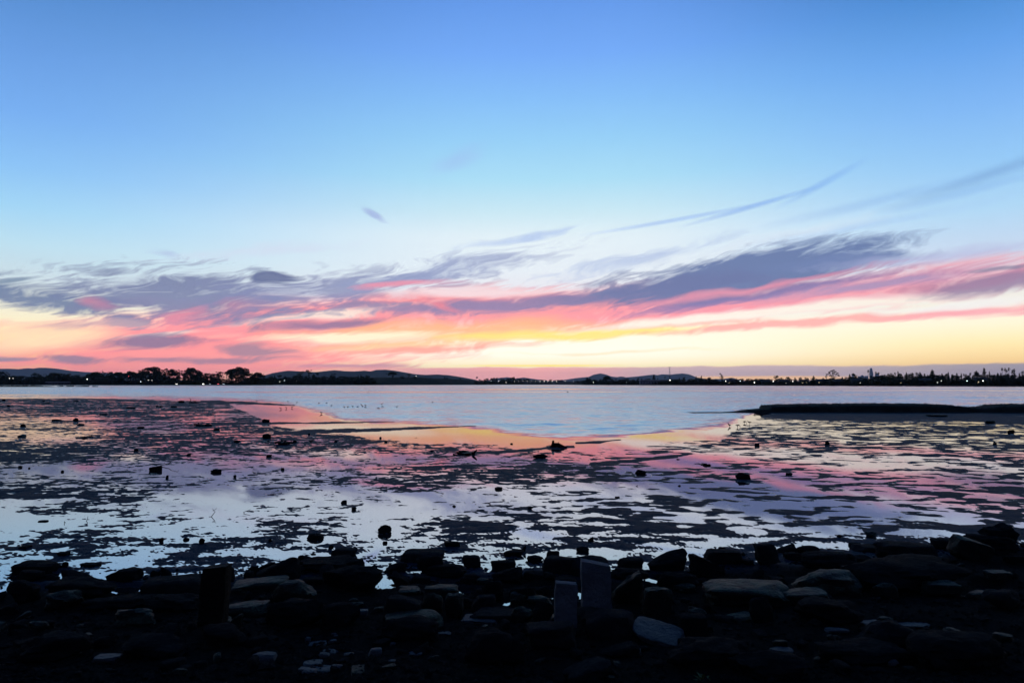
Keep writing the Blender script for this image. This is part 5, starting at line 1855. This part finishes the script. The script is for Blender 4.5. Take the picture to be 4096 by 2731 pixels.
# ------------------------------------------------------------------ scattered lumps, driftwood and sticks on the flat
GROUP_LUMP = "stones scattered over the tidal mudflat"
LUMPS = [(2952, 1890, 3010, 1918, "boulder", "large squared boulder alone on the mudflat"), (2545, 1878, 2592, 1896, "block", "rough topped block alone on the mudflat"),
         (2132, 1818, 2192, 1834, "block", "long lumpy rock near the driftwood stump"), (588, 1864, 636, 1884, "boulder", "smooth oval rock in the still pool"),
         (835, 1876, 882, 1890, "boulder", "low flat oval rock on pink lit mud"), (1508, 2098, 1562, 2132, "boulder", "peaked rock with a knob in the pale pool"),
         (1224, 2134, 1286, 2158, "slab", "short log shaped rock on the pale mud"), (1774, 2170, 1838, 2190, "slab", "short bar shaped rock near the rubble"),
         (1978, 1944, 2010, 1958, "wedge", "lumpy weed covered stone in the pale pool"), (2110, 2026, 2134, 2038, "wedge", "small weed lump on the mud hump"),
         (1404, 2026, 1424, 2040, "wedge", "small hump like a bird on the mud"), (1362, 1998, 1384, 2012, "slab", "flat stone lying across a mud patch"),
         (1808, 2016, 1824, 2026, "cobble", "round pebble in the grey pool"), (1044, 1736, 1080, 1755, "block", "notched block before the brushwood tangle"),
         (1044, 1677, 1074, 1691, "wedge", "wedge shaped rock on the outer mud"), (73, 1694, 98, 1707, "boulder", "dark dome shaped rock on the outer mud"),
         (287, 1673, 308, 1686, "wedge", "upright notched rock on the outer mud"), (202, 1677, 236, 1684, "slab", "flat rock beside the upright notched one"),
         (546, 1706, 572, 1714, "slab", "dark flat rock edged by a pink pool"), (166, 1601, 178, 1606, "cobble", "small rock at the outer tide line"),
         (710, 1602, 734, 1611, "wedge", "angular rock at the tip of the outer mud"), (620, 1623, 646, 1628, "slab", "thin flat rock on the outer mud"),
         (680, 1625, 702, 1630, "slab", "second thin flat rock on the outer mud"), (304, 1695, 328, 1701, "slab", "low rock behind a glinting pool"),
         (532, 1796, 548, 1806, "cobble", "round rock on striped mud"), (1170, 1762, 1184, 1772, "cobble", "small round rock beside the brushwood tangle"),
         (934, 1762, 954, 1771, "slab", "small upturned flat stone"), (1063, 1818, 1084, 1828, "slab", "flat stone edged by pink water"),
         (240, 1879, 252, 1888, "cobble", "pointed pebble standing in the still pool"), (110, 1866, 119, 1873, "cobble", "tiny pebble beside the still pool"),
         (70, 1861, 86, 1870, "cobble", "weedy pebble by the still pool"), (146, 2078, 180, 2088, "slab", "leaf shaped dark stone in the pale pool"),
         (66, 2186, 108, 2196, "slab", "short flat board of stone at the pool's edge"), (790, 2158, 814, 2180, "wedge", "pointed stone near the rubble's edge"),
         (630, 2150, 650, 2168, "cobble", "dark knob on the speckled mud"), (728, 2146, 752, 2160, "wedge", "low triangular stone on the speckled mud"),
         (220, 2212, 262, 2226, "slab", "flat stone behind the capped block"), (1528, 2160, 1548, 2174, "cobble", "dark pebble below the peaked rock"),
         (1070, 2158, 1086, 2170, "cobble", "dark pebble beside the short log shaped rock"), (2706, 1832, 2722, 1838, "cobble", "pebble on the long mud bar"),
         (3148, 1890, 3174, 1900, "slab", "low dark stone lying in pink water"), (3302, 1766, 3322, 1780, "wedge", "dark lump on the eastern pools"),
         (3020, 1774, 3040, 1784, "slab", "flat dark stone on the eastern pools"), (3954, 1682, 3990, 1694, "boulder", "weedy mound before the marsh bank"),
         (4040, 1718, 4066, 1734, "wedge", "dark upright lump before the marsh bank"), (3976, 1768, 3992, 1779, "wedge", "spiky weed lump on the eastern pools"),
         (3726, 1658, 3800, 1667, "slab", "long low weed raft under the marsh bank"), (3352, 2140, 3370, 2152, "cobble", "dark pebble on the near eastern mud"),
         (3470, 2128, 3516, 2146, "wedge", "low weedy mound on the near eastern mud"), (2040, 1768, 2052, 1776, "cobble", "tiny stone in rosy water"),
         (1516, 1746, 1526, 1753, "cobble", "round dark pebble in rosy shallows"), (1536, 1762, 1548, 1769, "cobble", "round dark pebble at the shallows' edge"),
         (1334, 1762, 1348, 1770, "cobble", "dark pebble on broken mud"), (1230, 1733, 1240, 1739, "cobble", "pebble in the bright oval pool"),
         (1720, 1800, 1732, 1806, "cobble", "small pebble on pink lit flats"), (850, 1712, 876, 1722, "wedge", "low weed lump on the western mud"),
         (745, 1816, 760, 1822, "slab", "thin dark stone on the western mud"), (660, 1900, 672, 1912, "cobble", "dark pebble below the smooth oval rock"),
         (930, 1900, 944, 1910, "wedge", "little peaked stone on pale mud"), (1120, 1870, 1136, 1880, "wedge", "little weedy stone on pale mud"),
         (2460, 1982, 2480, 1990, "slab", "thin stone in the eastern grey pool"), (2712, 1936, 2726, 1944, "cobble", "pebble ringed by foam in the grey pool"),
         (392, 1655, 420, 1660, "slab", "thin stone on the grey outer mud"), (500, 1629, 532, 1634, "slab", "pale edged flat stone on the outer mud"),
         (290, 1602, 308, 1606, "slab", "small flat rock on the outer tide line"), (4, 1596, 18, 1604, "cobble", "small dark rock on the outermost mud"),
         (24, 1620, 36, 1627, "cobble", "small rock on the grey outer mud"), (66, 1738, 98, 1748, "wedge", "low weedy rock at the bright pool's end")]
for x0, y0, x1, y1, kd, lab in LUMPS:
    nm_ = {"block": "rock", "slab": "flat_stone", "wedge": "rock", "boulder": "rock", "cobble": "pebble"}[kd]
    rock(x0, y0, x1, y1, kd if kd == "slab" else "lump", M_ if "weed" in lab else K, lab, nm_,
         group=GROUP_LUMP, cat="rock", sink=.3, depth=.8, n=9 if x1 - x0 > 40 else 6)


def stick(name, pix, rad, label, cat="stick", group="sticks in the tidal pools", base=None, branches=()):
    """A bent stick through photo pixels (x, y); it lies where its first pixel meets the mud."""
    g = ground_at(*pix[0]) if base is None else ground_at(*base)
    pts = []
    for x, y in pix:
        dx, dy, dz = pix_dir(x, y)
        k = g.y / dy
        pts.append((dx * k - g.x, 0.04 * len(pts), CAM_H + dz * k))
    lo = min(p[2] for p in pts)
    z0 = surf_z(g.x, g.y)
    pts = [(p[0], p[1], p[2] - lo) for p in pts]
    V, Fc = [], []
    n = len(pts)
    tube_into(V, Fc, pts, [rad * (1 - .5 * i / max(1, n - 1)) for i in range(n)], 6)
    for br_ in branches:
        q = []
        for x, y in br_:
            dx, dy, dz = pix_dir(x, y)
            k = g.y / dy
            q.append((dx * k - g.x, 0.05 + 0.03 * len(q), max(-.02, CAM_H + dz * k - lo)))
        tube_into(V, Fc, q, [rad * .7 * (1 - .5 * i / max(1, len(q) - 1)) for i in range(len(q))], 5)
    o = new_obj(name, mesh_of(name, V, Fc, True), MAT_WOOD, None, (g.x, g.y, max(z0, -0.03) - rad * .6))
    return tag(o, label, cat, group)


stick("stick", [(845, 2066), (857, 2046), (846, 2044), (838, 2038)], .006, "crooked three-pronged stick in the pale pool", branches=[((846, 2044), (852, 2040), (856, 2036))])
stick("stick", [(993, 2054), (975, 2050), (967, 2045), (992, 2036)], .008, "forked stick lying in the pale pool")
stick("stick", [(342, 2084), (344, 2072), (340, 2062)], .006, "thin stick standing upright in the pale pool")
stick("stick", [(258, 2092), (250, 2096), (258, 2104)], .006, "small bent twig at the pool's edge")
stick("stick", [(2532, 1946), (2546, 1942), (2554, 1938)], .012, "short twin pronged stick in the grey pool", branches=[((2535, 1946), (2545, 1949), (2554, 1948))])
stick("branch", [(625, 1864), (660, 1854), (672, 1850), (678, 1842), (700, 1836), (702, 1842)], .012, "hooked branch standing in the pool beside the oval rock")
stick("branch", [(840, 1838), (862, 1834), (884, 1834)], .010, "thin branch lying in pink water", branches=[((842, 1830), (841, 1842)), ((862, 1834), (850, 1832))])
stick("stick", [(1470, 1573), (1474, 1564), (1481, 1553)], .035, "slender pole leaning out of the open water", base=(1470, 1573))
stick("stick", [(975, 1833), (974, 1840)], .012, "short peg upright in the pool")
stick("branch", [(765, 1600), (757, 1590)], .04, "thin branch leaning over the outer mud")

# driftwood stump with an upright knob
def driftwood():
    g = ground_at(2235, 1792)
    s = g.y / F_PX
    V, Fc = [], []
    tube_into(V, Fc, [(-26 * s, .06, .06), (-15 * s, .03, .10), (0, 0, .10), (14 * s, -.03, .055), (26 * s, -.06, .02), (34 * s, -.08, .015)],
              [.045, .075, .075, .06, .04, .035], 9)
    trunk = new_obj("driftwood_stump", None, None, None, (g.x, g.y + .2, max(0, surf_z(g.x, g.y)) - .015))
    tag(trunk, "dark driftwood stump with an upright knobbed root on the mud spit", "driftwood")
    new_obj("log", mesh_of("driftwood_log", V, Fc, True), MAT_WOOD, trunk)
    V, Fc = [], []
    tube_into(V, Fc, [(-22 * s, .03, .02), (-23 * s, .03, .10), (-21.5 * s, .03, .17), (-20.5 * s, .03, .22), (-21 * s, .03, .26)], [.065, .055, .038, .048, .022], 9)
    new_obj("root_knob", mesh_of("driftwood_knob", V, Fc, True), MAT_WOOD, trunk)
    for a, b_ in (((-26 * s, .06, .05), (-38 * s, .12, -.01)), ((-10 * s, -.06, .05), (-14 * s, -.15, -.01)), ((-24 * s, 0, .08), (-50 * s, .06, .04)),
                  ((-2 * s, 0, .12), (2 * s, .05, .20))):
        V, Fc = [], []
        tube_into(V, Fc, [a, tuple((np.array(a) + np.array(b_)) / 2 + (0, 0, .015)), b_], [.02, .014, .007], 6)
        new_obj("root", mesh_of("driftwood_root", V, Fc, True), MAT_WOOD, trunk)


driftwood()


def tangle(x0, y0, x1, y1, n, up, label, seed, name="brushwood_pile"):
    """A low heap of crossed branches."""
    R = np.random.default_rng(seed)
    g = ground_at((x0 + x1) / 2, y1)
    s = g.y / F_PX
    w, h = (x1 - x0) * s, max((y1 - y0) * s, .08)
    root = tag(new_obj(name, None, None, None, (g.x, g.y + .3, surf_z(g.x, g.y + .3) - .02)), label, "driftwood", "brushwood on the mudflat")
    for i in range(n):
        a = R.uniform(-.5, .5)
        L = w * R.uniform(.3, .8)
        c = np.array([R.uniform(-.35, .35) * w, R.uniform(-.3, .3), h * R.uniform(.1, .5)])
        el = R.uniform(-.15, .25) if i >= up else R.uniform(.5, 1.1)
        d = np.array([math.cos(a) * math.cos(el) * R.choice([-1, 1]), math.sin(a) * math.cos(el), math.sin(el)])
        p0 = c - d * L * (.5 if i >= up else .05)
        p0[2] = max(p0[2], .0)
        p1 = c + d * L * .5
        mid = (p0 + p1) / 2 + R.normal(0, .05, 3) * L
        r = R.uniform(.02, .05)
        V, Fc = [], []
        tube_into(V, Fc, [tuple(p0), tuple(mid), tuple(p1)], [r, r * .8, r * .35], 6)
        new_obj("branch", mesh_of("branch", V, Fc, True), MAT_WOOD, root)
    me = rock_mesh("clod", "boulder", (w * .55, .5, h * .6), seed, 6)
    new_obj("weed_clump", me, MAT_MOSSY, root)


tangle(1088, 1758, 1160, 1782, 16, 5, "tangled brushwood pile with twigs sticking up behind mud pools", 3)
tangle(1820, 1806, 1905, 1820, 12, 1, "low heap of driftwood branches at the end of the mud spit", 4)
tangle(756, 1692, 832, 1706, 10, 1, "long dark heap of weed and wood on the western mud", 6)
tangle(164, 1607, 198, 1614, 8, 1, "small brush heap near the outer tide line", 7)
tangle(1635, 1743, 1694, 1754, 9, 0, "twisted driftwood log floating in rosy shallows", 8)
tangle(300, 1744, 345, 1752, 6, 0, "bent driftwood lying across the bright pool", 12)
tangle(740, 1602, 790, 1612, 9, 3, "sparse brush heap beside the angular rock", 14)
tangle(2800, 1848, 2842, 1862, 8, 1, "weedy branch heap on the eastern flats", 15)

# marker post in the open bay
g = ground_at(2271, 1571)
mk = tag(new_obj("marker_post", None, None, None, (g.x, g.y, 0)), "short post with a round top standing in the open bay", "marker")
V, Fc = [], []
tube_into(V, Fc, [(0, 0, -.6), (0, 0, .22)], [.06, .05], 8)
new_obj("post", mesh_of("marker_pole", V, Fc, True), MAT_WOOD, mk)
hd = new_obj("round_top", BALL.copy(), MAT_WOOD, mk, (0, 0, .28))
hd.scale = (.17, .17, .2)

# ------------------------------------------------------------------ shorebirds
def skin_bird(name, joints, edges, radii):
    me = bpy.data.meshes.new(name)
    me.from_pydata(joints, edges, [])
    o = bpy.data.objects.new(name, me)
    col.objects.link(o)
    o.modifiers.new("skin", 'SKIN')
    for i, r in enumerate(radii):
        me.skin_vertices[0].data[i].radius = (r, r)
    me.skin_vertices[0].data[0].use_root = True
    sub = o.modifiers.new("sub", 'SUBSURF')
    sub.levels = 1
    dg = bpy.context.evaluated_depsgraph_get()
    out = bpy.data.meshes.new_from_object(o.evaluated_get(dg))
    bpy.data.objects.remove(o)
    out.polygons.foreach_set("use_smooth", np.full(len(out.polygons), True))
    return out


def bird_mesh(pose):
    J = [(0, 0, .26), (.09, 0, .27), (-.10, 0, .25), (-.19, 0, .24)]          # body, breast, rump, tail
    Rr = [.062, .055, .045, .014]
    if pose == "alert":
        J += [(.13, 0, .33), (.15, 0, .385), (.185, 0, .39), (.255, 0, .385)]
    elif pose == "feed":
        J += [(.15, 0, .24), (.185, 0, .19), (.20, 0, .15), (.215, 0, .06)]
    else:
        J += [(.12, 0, .31), (.14, 0, .335), (.17, 0, .335), (.23, 0, .325)]
    Rr += [.030, .031, .018, .006]
    Ed = [(0, 1), (0, 2), (2, 3), (1, 4), (4, 5), (5, 6), (6, 7)]
    for s in (-1, 1):
        b0 = len(J)
        J += [(-.01, s * .035, .20), (-.03, s * .035, .11), (-.005, s * .035, .0), (.04, s * .04, -.005)]
        Rr += [.018, .009, .008, .007]
        Ed += [(0, b0), (b0, b0 + 1), (b0 + 1, b0 + 2), (b0 + 2, b0 + 3)]
    return skin_bird("shorebird", J, Ed, Rr)


BIRD = {p: bird_mesh(p) for p in ("alert", "feed", "rest")}
MAT_FEATHER = simple("brown_grey_plumage", (0.06, 0.05, 0.042), (0.035, 0.03, 0.027), 20.0, 0.85)
POSES = {"alert": "standing upright", "feed": "probing with its bill down", "rest": "standing hunched"}
BIRDS = [(1377, 1631, "rest"), (1391, 1630, "feed"), (1411, 1629, "alert"), (1430, 1630, "feed"), (1446, 1621, "rest"), (1450, 1628, "rest"), (1461, 1632, "feed"),
         (1462, 1624, "rest"), (1513, 1635, "feed"), (1527, 1619, "alert"), (1529, 1629, "feed"), (1588, 1630, "alert"), (1285, 1655, "rest"), (1326, 1625, "feed"),
         (1307, 1614, "feed"), (1276, 1615, "rest"), (2918, 1706, "alert"), (2951, 1709, "feed"), (2978, 1693, "feed"), (2998, 1700, "rest"),
         (1123, 1637, "alert"), (1145, 1634, "rest"), (1168, 1632, "rest"), (1027, 1608, "alert"), (984, 1613, "feed"), (1152, 1608, "rest"),
         (1187, 1612, "alert"), (1730, 1611, "alert"), (612, 1586, "feed"), (104, 1586, "rest"), (1245, 1780, "rest"), (1870, 1561, "rest")]
for i, (x, y, pose) in enumerate(BIRDS):
    gx_, gy_ = ground0(float(x), float(y))
    z = surf_z(gx_, gy_)
    wade = max(z, -0.06)
    place_ = "on the outer western shallows" if x < 1260 else "in the bright shallows off the marsh bank" if x > 2900 else "wading in the rosy shallows"
    o = new_obj("shorebird", BIRD[pose], MAT_FEATHER, None, (gx_, gy_, wade), (0, 0, random.choice([0, math.pi]) + random.uniform(-.5, .5)))
    o.scale = (0.62, 0.62, 0.62)
    tag(o, "long billed shorebird %s %s" % (POSES[pose], place_), "bird", "shorebirds feeding on the flats")

# a leafy weed by the photographer's feet
def weed(px_, py_, label):
    g = ground_at(px_, py_)
    root = tag(new_obj("weed_plant", None, None, None, (g.x, g.y, surf_z(g.x, g.y) - .01)), label, "plant")
    MAT_W = simple("weed_leaf", (0.05, 0.075, 0.015), (0.035, 0.055, 0.012), 9.0, 0.6)
    R = np.random.default_rng(3)
    for k in range(14):
        a = k * 2.4
        L = R.uniform(.06, .13)
        el = R.uniform(.5, 1.3)
        d = Vector((math.cos(a) * math.cos(el), math.sin(a) * math.cos(el), math.sin(el)))
        s_ = d.cross(Vector((0, 0, 1))).normalized() * L * .14
        m_ = d * L * .55
        t_ = d * L + Vector((0, 0, -L * .2))
        V = [(0, 0, 0), tuple(m_ + s_), tuple(t_), tuple(m_ - s_), tuple(m_ + Vector((0, 0, -.006)))]
        new_obj("leaf", mesh_of("weed_leaf", V, [(0, 1, 4), (1, 2, 4), (2, 3, 4), (3, 0, 4)]), MAT_W, root)


weed(2818, 2728, "yellow green leafy weed growing between dark inner bank stones")

# dry marsh grass along the top of the bank
R = np.random.default_rng(21)
bv = np.empty(len(mb.data.vertices) * 3, dtype=np.float32)
mb.data.vertices.foreach_get("co", bv)
bv = bv.reshape(-1, 13, 3)
pick = R.integers(0, len(bv), 5200)
rowk = R.integers(4, 11, 5200)
pts = bv[pick, rowk] + R.normal(0, .08, (5200, 3)) * (1, 1, .15) + (0, 0, .02)
pts = pts[bv[pick, rowk, 2] > .12]
tag(new_obj("marsh_grass", leaves_mesh("marsh_grass", pts, 0.055, R), MAT_SCRUB), "short dark marsh grass covering the low bank in the bay", "grass", None, "stuff")
